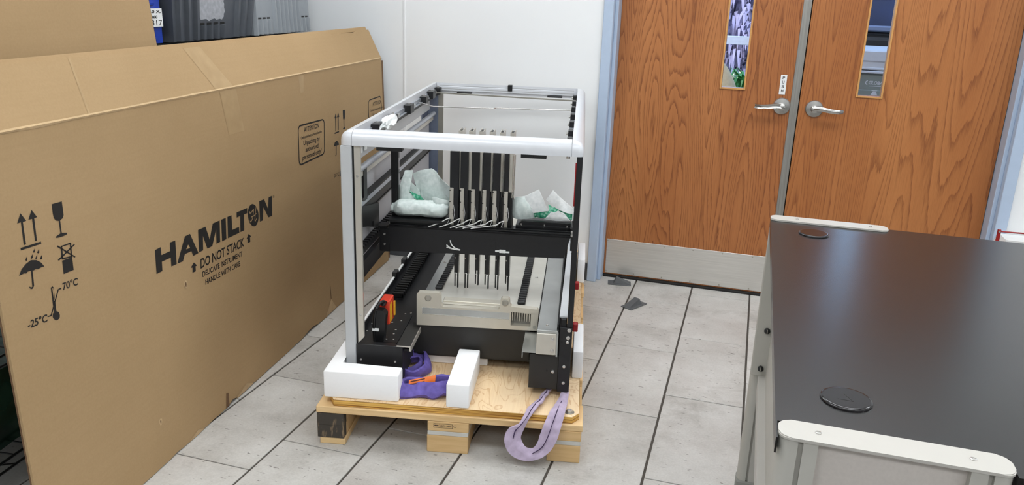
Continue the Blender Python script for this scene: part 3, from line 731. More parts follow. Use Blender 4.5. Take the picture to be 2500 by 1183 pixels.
# ------------------------------------------------------------------ pallet
PAL = thing('pallet', 'wooden shipping pallet with plywood deck under the open instrument', 'pallet', (.45, .95, 0), True)
VL = 1.90
for u0, u1, mt in ((.004, .094, 'pine_block'), (.384, .524, 'pine_block'), (.792, .902, 'pine_block')):
    left = u0 < .1
    lo, hi = (.072, .117) if left else (.082, .117)
    if left:
        r = part('stringer', box(u0 + .0, u1, .004, VL, .024, .072, bev=.002), 'pine_block', PAL)
        part('upper_rail', box(u0, u1 + .001, .002, VL, .0735, .117, bev=.002), 'pine_block', r)
        part('bottom_slat', box(u0 + .006, u1 + .004, .0, VL, 0, .0235, bev=.002), 'pine_pale', r)
        # the end grain of this runner is stained black
        part('stained_end', box(u0 - .001, u1 + .0005, -.0006, .03, .025, .0728), 'pine_stained', r, label='black-stained runner end')
        part('stained_end', box(u0 - .001, u1 + .0015, -.0016, .03, .0738, .1165), 'pine_stained', r, label='black-stained runner end')
    else:
        r = part('stringer', box(u0 - .002, u1 - .001, 0, VL, 0, .066, bev=.002), 'pine_block', PAL)
        part('shock_pad', box(u0, u1 - .001, -.0012, VL, .066, .081, bev=.001), 'pad_grey', r)
        part('upper_rail', box(u0, u1, -.001, VL, .081, .117, bev=.002), 'pine_block', r)
        if u0 < .5:
            # treatment stamp burnt into the runner end
            st = nb(); y = -.0016
            def rc(x0, x1, z0, z1): st.faces.new([st.verts.new(q) for q in ((x0, y, z0), (x1, y, z0), (x1, y, z1), (x0, y, z1))])
            x0, x1, xm, z0, z1 = .405, .470, .425, .0945, .1105
            for q in ((x0, x1, z0, z0 + .0012), (x0, x1, z1 - .0012, z1), (x0, x0 + .0012, z0, z1), (x1 - .0012, x1, z0, z1), (xm, xm + .0012, z0, z1), (x0 + .003, xm - .003, .1005, .105)): rc(*q)
            text_into(st, 'US-71 124-HT', (xm + .003, y, .0995), (x1 - .003, y, .0995), (xm + .003, y, .1055), bold=.02)
            for k in range(14):
                a, c = 2 * pi * k / 14, 2 * pi * (k + 1) / 14
                st.faces.new([st.verts.new((.478 + r_ * cos(t), y, .1035 + r_ * sin(t))) for r_, t in ((.005, a), (.005, c), (.004, c), (.004, a))])
            part('stamp', st, 'print_soft', r)
for k, (v0, v1) in enumerate(((0, .14), (.33, .46), (.64, .77), (.95, 1.08), (1.26, 1.39), (1.60, 1.73), (1.76, VL))):
    part('deck_board', box(-.0 if k == 0 else .002, .905 - .003 * (k % 2), v0, v1, .1175, .1415, bev=.002), 'pine', PAL)
# plywood sheet with clipped corners
pl = [(.036, .05), (.060, .010), (.868, .010), (.890, .040), (.890, 1.84), (.868, 1.87), (.060, 1.87), (.036, 1.84)]
py = part('plywood_deck', prism(nb(), pl, .142, .1655), 'ply_face', PAL)
sides = nb()
def ring(o, z0, z1, b):
    n = len(pl); cu, cv = .463, .94
    q = [((p[0] + (o if p[0] > cu else -o)), (p[1] + (o if p[1] > cv else -o))) for p in pl]
    A = [b.verts.new((x, y, z0)) for x, y in q]; B = [b.verts.new((x, y, z1)) for x, y in q]
    for i in range(n): b.faces.new((A[i], A[(i + 1) % n], B[(i + 1) % n], B[i]))
ring(.0008, .1425, .165, sides); part('plywood_edge', sides, 'ply_edge', py)
for (u, v) in ((.858, .042), (.858, 1.80)):
    b = nb(); lathe(b, [(.017, 0), (.017, .0012), (.0105, .0016)], (u, v, .1655), 'z', 20); r = part('washer', b, 'steel_dull', PAL, True)
    b = nb(); lathe(b, [(.0105, 0), (.0105, .007), (.008, .0085)], (u, v, .167), 'z', 6); part('hex_bolt', b, 'steel', r)
PZ = .1662

# ------------------------------------------------------------------ white foam blocks on the pallet
def foam(u0, u1, v0, v1, z1, label, poly=None, z0=PZ):
    if poly: b = prism(nb(), poly, z0, z1); bmesh.ops.bevel(b, geom=b.edges[:], offset=.005, segments=2, affect='EDGES', profile=.5)
    else: b = box(u0, u1, v0, v1, z0, z1, bev=.005, seg=2)
    return single('foam_block', b, 'foam_white', label, 'foam block', ((u0 + u1) / 2, (v0 + v1) / 2, z0), True, True)
foam(.022, .28, .02, .45, .263, 'L-shaped white foam block at the front left pallet corner', [(.022, .022), (.28, .022), (.28, .092), (.064, .092), (.064, .46), (.022, .46)])
foam(.444, .522, .012, .30, .252, 'white foam block standing alone at the middle of the pallet front')
foam(.20, .545, .345, .43, .206, 'long low white foam block behind the purple sling')
foam(.861, .898, .295, .565, .272, 'upright white foam block along the right pallet edge, nearest one')
foam(.866, .902, 1.33, 1.62, .285, 'upright white foam block at the far right end of the pallet')

# ------------------------------------------------------------------ the instrument: open frame with pipetting arm
INS = thing('laboratory_instrument', 'open silver and black liquid-handling instrument frame with pipetting arm on the pallet', 'instrument', (.46, .9, PZ), True)
RB, RT = 1.013, 1.062
prof = [(0, RB), (.040, RB), (.040, 1.028), (.038, 1.041), (.032, 1.051), (.022, 1.058), (.010, 1.0615), (0, RT)]
iu0, iu1, iv0, iv1 = .105, .817, .180, 1.690
def rail(name, p0, p1, out, mat='silver_paint'):
    b = nb(); A = [b.verts.new((p0[0] + out[0] * r, p0[1] + out[1] * r, z)) for r, z in prof]; B = [b.verts.new((p1[0] + out[0] * r, p1[1] + out[1] * r, z)) for r, z in prof]
    n = len(prof)
    for i in range(n): b.faces.new((A[i], A[(i + 1) % n], B[(i + 1) % n], B[i]))
    b.faces.new(A); b.faces.new(B[::-1]); return part(name, b, mat, INS, True)
g_ = .0012
rail('front_rail', (iu0 + g_, iv0), (iu1 - g_, iv0), (0, -1)); rail('rear_rail', (iu0 + g_, iv1), (iu1 - g_, iv1), (0, 1))
rail('left_rail', (iu0, iv0 + g_), (iu0, iv1 - g_), (-1, 0)); rail('right_rail', (iu1, iv0 + g_), (iu1, iv1 - g_), (1, 0))
for cu, cv, a0 in ((iu0, iv0, 180), (iu1, iv0, 270), (iu1, iv1, 0), (iu0, iv1, 90)):
    b = nb(); rows = []
    for k in range(9):
        a = radians(a0 + 90 * k / 8); ca, sa = [math.copysign(abs(q) ** .52, q) if abs(q) > 1e-9 else 0 for q in (cos(a), sin(a))]; rows.append([b.verts.new((cu + r * ca, cv + r * sa, z)) for r, z in prof])
    for A, B in zip(rows, rows[1:]):
        for i in range(len(prof) - 1): b.faces.new((A[i], B[i], B[i + 1], A[i + 1]))
        b.faces.new((A[0], A[-1], B[-1], B[0]))
    b.faces.new(rows[0]); b.faces.new(rows[-1][::-1])
    bmesh.ops.remove_doubles(b, verts=b.verts[:], dist=1e-6)
    part('corner_cap', b, 'silver_paint', INS, True)
# inner ledges with black clips
part('inner_ledge', bx(box(.105, .120, .185, 1.685, 1.004, 1.018, bev=.001), .105, .111, .185, 1.685, 1.02, 1.035), 'silver_extrusion', INS)
part('inner_ledge', box(.797, .817, .185, 1.685, 1.004, 1.016, bev=.001), 'silver_extrusion', INS)
part('inner_ledge', box(.12, .80, 1.684, 1.690, 1.024, 1.046, bev=.001), 'silver_paint', INS)
part('rail_groove', bx(box(.12, .80, 1.6836, 1.6842, 1.0335, 1.0350), .12, .80, 1.6895, 1.69, 1.0485, 1.0498), 'window_shade', INS)
part('ledge_gap', box(.1198, .1212, .20, 1.66, 1.0045, 1.014), 'black_deep', INS)
for i, v in enumerate((.42, .66, .95, 1.27, 1.46, 1.645)):
    w = .036 if i % 2 == 0 else .022
    c = part('rail_clip', box(.106, .136, v - w, v + w, 1.010, 1.047 - .004 * (i % 2), bev=.002), 'black_plastic', INS)
    b = nb(); cyl(b, (.121, v, 1.038), (.121, v, 1.0505), .005, 10); part('pin', b, 'steel', c, True)
    part('connector_bar', box(.108, .122, v + w, v + w + .10, 1.018, 1.031, bev=.001), 'zinc_plate', c)
for i, v in enumerate((.36, .52, .74, .95, 1.18, 1.38, 1.60)):
    c = part('rail_clip', box(.797, .815, v - .022, v + .022, 1.012, 1.038, bev=.002), 'black_plastic', INS)
    b = nb(); cyl(b, (.790, v + .015, 1.022), (.80, v + .015, 1.022), .006, 10); part('pin', b, 'steel', c, True)
for u in (.25, .705): part('rail_pad', box(u - .037, u + .037, 1.660, 1.690, 1.015, 1.0225, bev=.001), 'black_plastic', INS)
part('rail_clip', box(.468, .490, 1.675, 1.70, 1.036, 1.066, bev=.002), 'black_plastic', INS)
for u0, u1 in ((.185, .270), (.655, .737)):
    p = part('rail_bracket', box(u0, u1, .146, .172, 1.000, 1.0128, bev=.001), 'black_plastic', INS)
    b = nb(); lathe(b, [(.004, 0), (.003, .001)], ((u0 + u1) / 2, .146, 1.006), '-y', 10); part('screw', b, 'black_deep', p)
b = nb(); cyl(b, (.806, .155, 1.004), (.806, .155, 1.0128), .006, 12); part('stud', b, 'steel', INS, True)
# left front post: silver face, dark seam, steel strip
lp = part('front_post', box(.066, .104, .1405, .18, .192, 1.0125, bev=.003), 'post_silver', INS)
part('post_seam', box(.104, .110, .150, .178, .192, 1.0125), 'black_deep', lp)
st = nb(); prism(st, [(.111, .318), (.131, .340), (.131, 1.011), (.111, 1.011)], .146, .160, lambda p, t: (p[0], t, p[1])); sp = part('steel_strip', st, 'nickel', lp)
for z in (.423, .912):
    b = nb(); lathe(b, [(.0045, 0), (.0035, .002)], (.120, .146, z), '-y', 12); part('screw', b, 'steel', lp, True)
# right front post (black), lower black upright with bolts
part('front_post', box(.834, .853, .1405, .175, .43, 1.0125, bev=.001), 'black_paint', INS)
up = part('lower_upright', box(.811, .852, .1400, .175, .188, .428, bev=.001), 'black_paint', INS)
for u, z, r in ((.842, .420, .0075), (.8395, .392, .0075), (.838, .376, .006), (.831, .285, .006), (.8315, .223, .006)):
    b = nb(); lathe(b, [(r, 0), (r * .9, .003), (r * .45, .0045)], (u, .140, z), '-y', 14); part('bolt', b, 'steel', up, True)
for u, z in ((.8185, .392), (.8185, .376)): part('slot', box(u - .003, u + .003, .1392, .141, z - .004, z + .004), 'black_deep', up)
lf = part('right_base', box(.711, .811, .1455, 1.66, .193, .32, bev=.001), 'black_panel', INS)
b = nb(); lathe(b, [(.0065, 0), (.0055, .004), (.002, .006)], (.793, .1455, .260), '-y', 14); part('bolt', b, 'steel', lf, True)
b = nb(); lathe(b, [(.0035, 0), (.0035, .0006)], (.773, .1455, .262), '-y', 10); part('screw_hole', b, 'black_deep', lf)
part('latch_block', box(.812, .832, .150, .24, .405, .455, bev=.003), 'black_plastic', INS)
part('side_skin', box(.840, .853, .18, 1.63, .193, .425, bev=.001), 'black_paint', INS)
part('inner_wall', box(.8005, .8065, .16, 1.6, .33, .43), 'black_deep', INS)
for v in (.20, .62): part('red_knob', box(.853, .871, v - .012, v + .012, .394, .424, bev=.004, seg=2), 'red_plastic', INS)
# feet under the base, hidden by it
for u, v in ((.13, .55), (.76, .50), (.13, 1.5), (.76, 1.5)):
    b = nb(); cyl(b, (u, v, PZ), (u, v, .196), .018, 14); part('foot', b, 'black_plastic', INS)
# zinc channel along the right, with a folded end box
ch = part('zinc_channel', bx(box(.733, .800, .150, 1.60, .396, .4075, bev=.001), .797, .800, .150, 1.60, .4075, .418), 'zinc_plate', INS)
eb = part('end_box', box(.7325, .800, .134, .160, .326, .404, bev=.002), 'nickel', ch)
part('end_lip', box(.7335, .803, .138, .147, .404, .415, bev=.001), 'zinc_plate', ch)
for z in (.386, .345):
    b = nb(); lathe(b, [(.006, 0), (.005, .003), (.002, .004)], (.787, .134, z), '-y', 12); part('screw', b, 'steel', eb, True)
part('side_return', box(.8003, .806, .138, .160, .32, .41), 'zinc_plate', ch)
b = nb(); lathe(b, [(.005, 0), (.004, .003)], (.765, .20, .4075), 'z', 10); part('screw', b, 'steel', ch, True)
# pale cover strip along the right side, bent bracket at its far end
cs = part('cover_strip', prism(nb(), [(.8065, .165), (.8335, .160), (.8335, .84), (.846, .84), (.846, 1.06), (.818, 1.06)], .455, .460), 'post_silver', INS)
for u, v in ((.835, .95), (.836, .87)):
    b = nb(); lathe(b, [(.005, 0), (.005, .0006)], (u, v, .460), 'z', 10); part('screw_hole', b, 'black_deep', cs)
part('strip_bracket', bx(box(.805, .85, 1.06, 1.10, .455, .475, bev=.001), .79, .81, 1.06, 1.08, .43, .47), 'zinc_plate', INS)
part('hanging_tab', prism(nb(), [(.752, .52), (.795, .52), (.800, .545), (.742, .545)], .60, .603, lambda p, t: (p[0], t, p[1])), 'silver_paint', INS)
# red strip and pale block on the far right upright
rp = part('rear_post', box(.834, .853, 1.65, 1.69, .20, 1.0125), 'black_paint', INS)
rs = part('side_strip', box(.8335, .851, .98, 1.02, .42, .84), 'black_paint', INS)
part('red_strip', box(.829, .845, .972, .98, .640, .828), 'red_plastic', rs)
part('pale_block', box(.829, .853, .965, .98, .555, .618, bev=.001), 'silver_paint', rs)
# lower-left: black channel box and its trays
lb = part('left_base', box(.1045, .269, .140, .160, .192, .3165, bev=.001), 'black_paint', INS)
for u in (.1205, .2425):
    b = nb(); lathe(b, [(.0042, 0), (.0035, .002)], (u, .140, .258), '-y', 12); part('bolt', b, 'steel', lb, True)
part('base_side', box(.2625, .269, .160, 1.63, .192, .300), 'black_panel', lb)
part('base_back', box(.0835, .090, .185, 1.63, .200, .330), 'black_paint', lb)
tr = part('base_tray', box(.090, .290, .160, 1.63, .292, .300), 'black_paint', INS)
part('tray_rim', box(.108, .24, .150, .168, .300, .316), 'black_plastic', tr)
part('white_edge', box(.0835, .092, .30, 1.50, .330, .336, bev=.0005), 'paper_white', INS)
for v in (.81, .985): part('edge_clamp', box(.080, .100, v - .022, v + .022, .322, .356, bev=.002), 'black_plastic', INS)
for u, v in ((.205, .313), (.206, .275), (.191, .225), (.216, .229), (.176, .379), (.206, .40), (.206, .471), (.226, .482), (.105, .357), (.104, .288)):
    b = nb(); lathe(b, [(.0045, 0), (.004, .003), (.0015, .004)], (u, v, .3002), 'z', 10); part('screw', b, 'steel', tr, True)
part('circuit_plate', box(.165, .236, .20, .46, .3001, .303), 'black_plastic', tr)
# top lip left of the casting
lipp = part('angle_plate', box(.248, .2965, .1405, .324, .3165, .320), 'black_panel', INS)
part('flange_edge', box(.2966, .2988, .142, .324, .300, .3205), 'nickel', lipp)
part('bare_edge', bx(box(.248, .2965, .1385, .1406, .3165, .3205), .2925, .2965, .1385, .1406, .302, .3165), 'nickel', lipp)
# energy chain with separate links
cc = part('cable_chain', box(.122, .163, .62, 1.40, .3005, .306), 'black_plastic', INS)
lk = None
for i in range(28):
    v = .625 + i * .0275
    if lk is None:
        lk = part('link', bx(bx(box(.118, .166, v, v + .011, .306, .328, bev=.003), .120, .126, v, v + .022, .306, .320), .158, .164, v, v + .022, .306, .320), 'black_deep', cc); v00 = v
    else:
        o = lk.copy(); o.location = (0, v - v00, 0); COL.objects.link(o)
# connector plug, hose and red interlock
pg = part('connector_plug', prism(nb(), [(.150, .300), (.186, .300), (.192, .36), (.196, .405), (.186, .42), (.166, .42), (.156, .40), (.150, .35)], .200, .236, lambda p, t: (p[0], t, p[1])), 'black_plastic', INS)
b = nb(); tube(b, [(.155, .20, .302), (.153, .20, .35), (.156, .20, .40), (.164, .212, .432), (.176, .235, .442), (.184, .26, .43)], .0055, 8); part('cable', b, 'black_plastic', pg, True)
part('cable_tie', box(.148, .172, .192, .200, .345, .354, bev=.001), 'paper_white', pg)
rx_ = nb(); prism(rx_, [(.158, .432), (.150, .40), (.155, .352), (.178, .352), (.180, .425)], .262, .31, lambda p, t: (p[0], t, p[1]))
rx_.free(); rx_ = nb(); bx(rx_, .160, .196, .255, .325, .345, .437, bev=.003)
ib = part('interlock_box', rx_, 'orange_red', INS)
part('warning_label', box(.196, .1966, .262, .30, .352, .42), 'yellow_label', ib)
part('side_tongue', box(.2, .206, .30, .31, .365, .42, bev=.001), 'yellow_label', ib)
b = nb(); cyl(b, (.176, .24, .434), (.176, .262, .424), .010, 12); part('cable_gland', b, 'black_plastic', ib, True)
# deck sheet and toothed strips
dk = part('deck', box(.290, .7305, .336, 1.60, .404, .4095), 'deck_sheet', INS)
part('deck_edge', box(.288, .322, .336, 1.60, .4096, .4102), 'zinc_plate', dk)
part('deck_skirt', box(.288, .292, .33, 1.60, .30, .404), 'black_paint', dk)
part('seam', box(.7298, .7318, .31, 1.60, .4094, .4101), 'black_deep', dk)
for u0, u1, v0 in ((.322, .350, .475), (.646, .676, .372)):
    b = box(u0 + .003, u1 - .003, v0, 1.55, .4096, .414)
    for k in range(int((1.55 - v0) / .0235)): bx(b, u0, u1, v0 + k * .0235, v0 + k * .0235 + .013, .4096, .4205, bev=.003)
    part('toothed_strip', b, 'black_plastic', dk)
for u, v in ((.305, .80), (.70, .68), (.70, .98)):
    b = nb(); lathe(b, [(.006, 0), (.005, .003), (.002, .004)], (u, v, .4098), 'z', 10); part('screw', b, 'steel', dk, True)
part('comb_slot', box(.632, .70, .352, .356, .4096, .4105), 'black_deep', dk)
# cast end plate of the deck
cp_ = nb(); F_ = lambda p, t: (p[0], t, p[1])
prism(cp_, [(.284, .330), (.284, .448), (.291, .4565), (.365, .4575), (.371, .451), (.372, .415), (.379, .4065), (.580, .4085), (.588, .415), (.590, .449), (.596, .4545), (.617, .4545), (.622, .449), (.6235, .431), (.629, .4245), (.629, .335), (.60, .335)], .310, .336, F_)
prism(cp_, [(.629, .404), (.629, .4245), (.722, .4195), (.7285, .413), (.7285, .400)], .310, .336, F_)
prism(cp_, [(.629, .335), (.7265, .337), (.7265, .352), (.629, .352)], .310, .336, F_)
prism(cp_, [(.7015, .352), (.7265, .352), (.7285, .400), (.7015, .404)], .310, .336, F_)
bmesh.ops.remove_doubles(cp_, verts=cp_.verts[:], dist=1e-5)
cp_ = part('end_casting', cp_, 'cast_alu', INS)
part('casting_step', bx(box(.373, .589, .3545, .395, .398, .4145, bev=.002), .373, .589, .336, .3535, .398, .4105, bev=.001), 'cast_alu', cp_)
for u, v_ in ((.326, .437), (.607, .437)):
    b = nb(); lathe(b, [(.0125, 0), (.0125, .0015), (.0095, .0024), (.0085, .0003), (.002, .0002)], (u, .310, v_), '-y', 22); h_ = part('threaded_hole', b, 'steel_dull', cp_, True)
    b = nb(); lathe(b, [(.0088, 0), (.0088, .0026)], (u, .310, v_), '-y', 20); part('hole_core', b, 'window_shade', h_) if 0 else b.free()
rr_ = nb()
for q in ((.304, .624, .3745, .3765), (.304, .306, .3765, .400), (.306, .372, .3995, .4005)): bx(rr_, q[0], q[1], .3085, .3101, q[2], q[3])
part('pocket_highlight', rr_, 'steel', cp_)  # thin bright lips stand in for the highlight along the recess edges
part('pocket_floor', box(.306, .624, .3093, .3101, .3765, .3995), 'zinc_plate', cp_)
wn = part('window_back', box(.629, .702, .334, .338, .35, .405), 'window_shade', cp_)  # darker colour on the back paints in the shade of the opening's depth
tt = None
for k in range(8):
    u = .634 + k * .0088
    b = nb(); prism(b, [(u - .0026, .404), (u + .0026, .404), (u + .0006, .366), (u - .0006, .366)], .320, .330, F_); part('comb_tooth', b, 'cast_alu', wn)
for z in (.352, .404): pass
b = nb(); lathe(b, [(.006, 0), (.006, .001)], (.716, .310, .350), '-y', 12); part('drain_hole', b, 'steel_dull', cp_)
part('lower_flange', bx(box(.684, .733, .142, .31, .327, .3305), .684, .687, .142, .31, .306, .327), 'zinc_plate', cp_)
part('front_recess', box(.270, .700, .318, .325, .214, .334), 'black_panel', INS)
part('under_tray', box(.27, .711, .325, 1.63, .205, .214), 'black_panel', INS)
# left (rear) side of the machine: grey back panel, drive rails, carriage, tubes
bp = part('back_panel', box(.072, .080, .185, 1.62, .573, .905), 'panel_grey', INS)
part('upper_panel', box(.078, .083, .185, 1.62, .935, 1.004), 'panel_light', INS)
part('cross_bar', box(.083, .102, .185, 1.62, .882, .902, bev=.002), 'nickel', INS)
b = nb(); cyl(b, (.104, .19, .916), (.104, 1.62, .916), .011, 14); part('guide_tube', b, 'silver_extrusion', INS, True)
part('lower_panel', box(.076, .098, .185, 1.60, .509, .572, bev=.001), 'black_paint', INS)
part('drive_rail', bx(box(.080, .096, .185, 1.60, .742, .756), .080, .101, .185, 1.60, .756, .776), 'black_panel', INS)
part('rail_track', box(.080, .102, .185, 1.60, .777, .796, bev=.001), 'silver_extrusion', INS)
part('rail_seal', bx(box(.080, .1035, .185, 1.60, .797, .805), .080, .099, .185, 1.60, .736, .741), 'black_deep', INS)
gr = box(.082, .104, .185, 1.60, .606, .624)
for k in range(50): bx(gr, .082, .104, .19 + k * .028, .19 + k * .028 + .014, .624, .633)
part('gear_rack', gr, 'black_plastic', INS)
cg = nb(); prism(cg, [(.20, .79), (.46, .745), (.46, .665), (.44, .657), (.385, .672), (.385, .694), (.35, .702), (.35, .685), (.20, .722)], .082, .112, lambda p, t: (t, p[0], p[1]))
part('carriage', cg, 'black_plastic', INS)
part('stop_block', box(.082, .104, .285, .330, .79, .905, bev=.001), 'black_plastic', INS)
for v in (.30, .36): part('panel_fitting', box(.083, .092, v, v + .025, .955, .978, bev=.003), 'white_plastic', INS)
rl = part('rear_post', box(.066, .120, 1.650, 1.69, .192, 1.0125, bev=.002), 'slate_extrusion', INS)
part('steel_strip', box(.122, .146, 1.65, 1.662, .21, 1.0125), 'steel_dull', rl)
part('post_flange', box(.060, .0655, 1.52, 1.69, .50, .93), 'slate_extrusion', rl)
# travelling arm (beam)
VB = .455
bm_ = nb(); prism(bm_, [(.149, .660), (.153, .560), (.806, .571), (.827, .656)], VB, VB + .004, F_); prism(bm_, [(.149, .6615), (.149, .6545), (.828, .6505), (.828, .6575)], VB, VB + .10, F_)
arm = part('arm_beam', bm_, 'black_paint', INS)
part('beam_core', box(.155, .800, .46, .485, .575, .655), 'black_deep', arm)
for u, z0, z1 in ((.369, .590, .620), (.552, .588, .622)): part('slot', box(u - .0014, u + .0014, VB - .0008, VB + .001, z0, z1), 'black_deep', arm)
for p in ([(.368, VB - .002, .598), (.382, VB - .005, .588), (.402, VB - .003, .583), (.420, VB - .002, .5815)], [(.368, VB - .002, .589), (.39, VB - .004, .584), (.42, VB - .002, .580)], [(.381, VB - .002, .617), (.388, VB - .006, .600), (.402, VB - .004, .587), (.420, VB - .002, .581)]):
    b = nb(); tube(b, p, .0022, 6); part('white_wire', b, 'cable_white', arm, True)
part('cable_tie', bx(bx(box(.566, .590, VB - .004, VB, .5785, .5915, bev=.001), .551, .566, VB - .003, VB, .5815, .588), .590, .604, VB - .003, VB, .5795, .5855), 'paper_white', arm)
part('beam_ridge', bx(box(.150, .828, VB + .004, VB + .012, .662, .665), .160, .828, VB + .02, VB + .03, .662, .668), 'black_plastic', arm)
er = part('end_block', box(.8275, .8365, VB + .004, VB + .10, .600, .690, bev=.001), 'black_plastic', arm)
for z in (.672, .682 - .022):
    b = nb(); lathe(b, [(.006, 0), (.005, .003)], (.832, VB + .003, z), '-y', 12); part('bolt', b, 'steel', er, True)
bk = part('arm_bracket', box(.112, .153, VB + .002, VB + .05, .556, .648, bev=.002), 'black_plastic', arm)
for z in (.625, .586):
    b = nb(); lathe(b, [(.0045, 0), (.004, .003)], (.132, VB + .002, z), '-y', 12); part('bolt', b, 'steel', bk, True)
part('bracket_roller', bx(box(.108, .14, VB, VB + .05, .649, .657), .10, .115, VB, VB + .03, .640, .650), 'black_plastic', bk)
lt = nb(); prism(lt, [(.144, .470), (.137, .455), (.150, .452), (.368, .462), (.368, .62), (.150, .62)], .676, .684); bx(lt, .150, .366, .47, .60, .664, .676)
part('left_tray', lt, 'black_plastic', arm)
rt = nb(); bx(rt, .620, .826, .50, .62, .664, .676); prism(rt, [(.629, .678), (.640, .689), (.826, .689), (.826, .673), (.632, .673)], .515, .535, F_)
rt = part('right_tray', rt, 'black_plastic', arm)
for u in (.640, .727, .812):
    b = nb(); cyl(b, (u, .510, .668), (u, .510, .681), .003, 8); part('standoff', b, 'steel', rt, True)
cg = part('cable_guide', bx(box(.146, .163, .52, .55, .684, 1.0, bev=.001), .163, .171, .525, .545, .70, .99), 'black_plastic', arm)
for z in (.88, .82): part('guide_slot', box(.1712, .1718, .53, .54, z - .022, z + .022), 'panel_grey', cg)
part('guide_notch', box(.1445, .146, .52, .54, .69, .93), 'black_deep', cg)
# six pipetting channels
TIPS = [((.395, .4185), (.406, .414)), ((.434, .4135), (.444, .4145)), ((.474, .432), (.484, .429)), ((.511, .431), (.523, .416)), ((.551, .422), (.560, .416)), ((.590, .442), (.599, .414))]
for i in range(6):
    uc = (.373, .412, .453, .495, .533, .575)[i]     # clip / body left edge
    wb = (.034, .029, .029, .028, .026, .014)[i]
    ut = .4005 + i * .0377         # steel profile left edge
    c = part('pipetting_channel', bx(box(uc - .001, uc - .001 + wb, .4885, .4985, .66, .945, bev=.001), uc + .001, ut - .0005, .4985, .575, .585, .940), 'black_paint', INS)
    b = nb()
    for q in ((ut, ut + .0022), (ut + .0126, ut + .0148)): bx(b, q[0], q[1], .500, .580, .80, 1.020, bev=.0005)
    bx(b, ut + .0022, ut + .0126, .500, .5022, .80, 1.0195)
    part('steel_profile', b, 'nickel', c)
    part('profile_core', bx(box(ut + .0022, ut + .0126, .503, .5795, .80, 1.0145), ut - .002, ut + .0150, .502, .579, .62, .7995), 'black_deep', c)
    b = nb(); cyl(b, (ut + .0148, .575, .985), (ut + .019, .575, .985), .002, 8); part('stop_pin', b, 'steel', c, True)
    for k, du in enumerate((.0165, .0215)):
        b = nb(); cyl(b, (ut + du - .003, .497 + .01 * k, .78), (ut + du - .001, .497 + .01 * k, .94), .0016 + .0008 * k, 8); part('steel_rod', b, 'steel', c, True)
    clip = nb(); bx(clip, uc - .001, uc + .0135, .484, .488, .690, .8095 - .0008 * i, bev=.0015); bx(clip, uc + .0005, uc + .0135, .4835, .4875, .69, .722)
    cl = part('clip_plate', clip, 'nickel', c)
    for z in (.800, .757): part('clip_notch', box(uc - .0012, uc + .0035, .4828, .4845, z - .0016, z + .0016), 'black_deep', cl)
    for z in (.726, .712):
        b = nb(); lathe(b, [(.0018, 0), (.0012, .001)], (uc + .0095, .4838, z), '-y', 8); part('screw', b, 'steel_dull', cl)
    b = nb(); bx(b, uc + .0035, uc + .015, .486, .490, .668, .689)
    part('clip_foot', b, 'steel_dull', c)
    b = nb(); tube(b, [(uc + .0140, .486, .745), (uc + .0165, .484, .730), (uc + .0185, .484, .715), (uc + .0165, .484, .700), (uc + .0145, .485, .690)], .0009, 6); part('thin_wire', b, 'cable_white', c, True)
    for k, (du, dz) in enumerate(((.022, .785), (.027, .792), (.020, .735), (.0195, .722))):
        b = nb(); lathe(b, [(.002, 0), (.0012, .0015)], (uc + du, .504, dz), '-y', 8); part('screw', b, 'steel', c)
    (a0, z0), (a1, z1) = TIPS[i]
    b = nb(); bx(b, a0 - .0025, a1 + .0005, .488, .505, .478 if i != 2 else .492, .60, bev=.001); tb_ = part('tip_holder', b, 'black_plastic', c)
    b = nb(); cyl(b, (a1 + .0035, .497, .475), (a1 + .0035, .497, .60), .0028, 8); part('steel_rod', b, 'steel', c, True)
    for uu, zz, rr2 in ((a0, z0, .0026), (a1, z1, .0030)):
        b = nb(); lathe(b, [(.0004, zz), (rr2 * .8, zz + .002), (rr2, zz + .006), (rr2, .50)], (uu, .4965, 0), 'z', 10); part('tip_tube', b, 'black_plastic', c, True)
    b = nb(); cyl(b, (a0 + .002, .4865, .478), (a1 - .001, .4865, .474), .0018, 6); part('tip_clip', b, 'steel', c, True)
    b = nb(); cyl(b, (a0 + .001, .4865, .536), (a0 + .001, .4865, .541), .0026, 8); part('screw', b, 'steel', c, True)
# white cables leaving the clips over the beam
for i in range(6):
    uc = (.373, .412, .453, .495, .533, .575)[i]
    x1 = uc - (.062 if i < 3 else .082 + .012 * (i - 3))
    b = nb(); tube(b, [(uc + .002, .482, .694), (uc - .012, .474, .690), (uc - .03, .466, .680), (x1, VB + .006, .667), (x1 - .012, VB + .002, .664)], .0021, 6); part('white_cable', b, 'cable_white', arm, True)
    b = nb(); tube(b, [(uc + .0, .482, .690), (uc - .004, .474, .680), (uc - .007, .47, .672)], .0008, 5); part('thin_wire', b, 'cable_white', arm, True)
# bars across the open top
b = nb(); prism(b, [(.112, 1.600), (.812, 1.520), (.812, 1.532), (.112, 1.612)], 1.018, 1.024); part('cross_rod', b, 'steel_dull', INS)
b = nb(); tube(b, [(.112, 1.20, 1.022), (.20, 1.09, 1.022), (.207, 1.092, 1.022), (.46, 1.12, 1.022), (.47, 1.135, 1.022), (.81, 1.17, 1.022)], .0028, 8, 0); part('thin_rod', b, 'steel', INS, True)

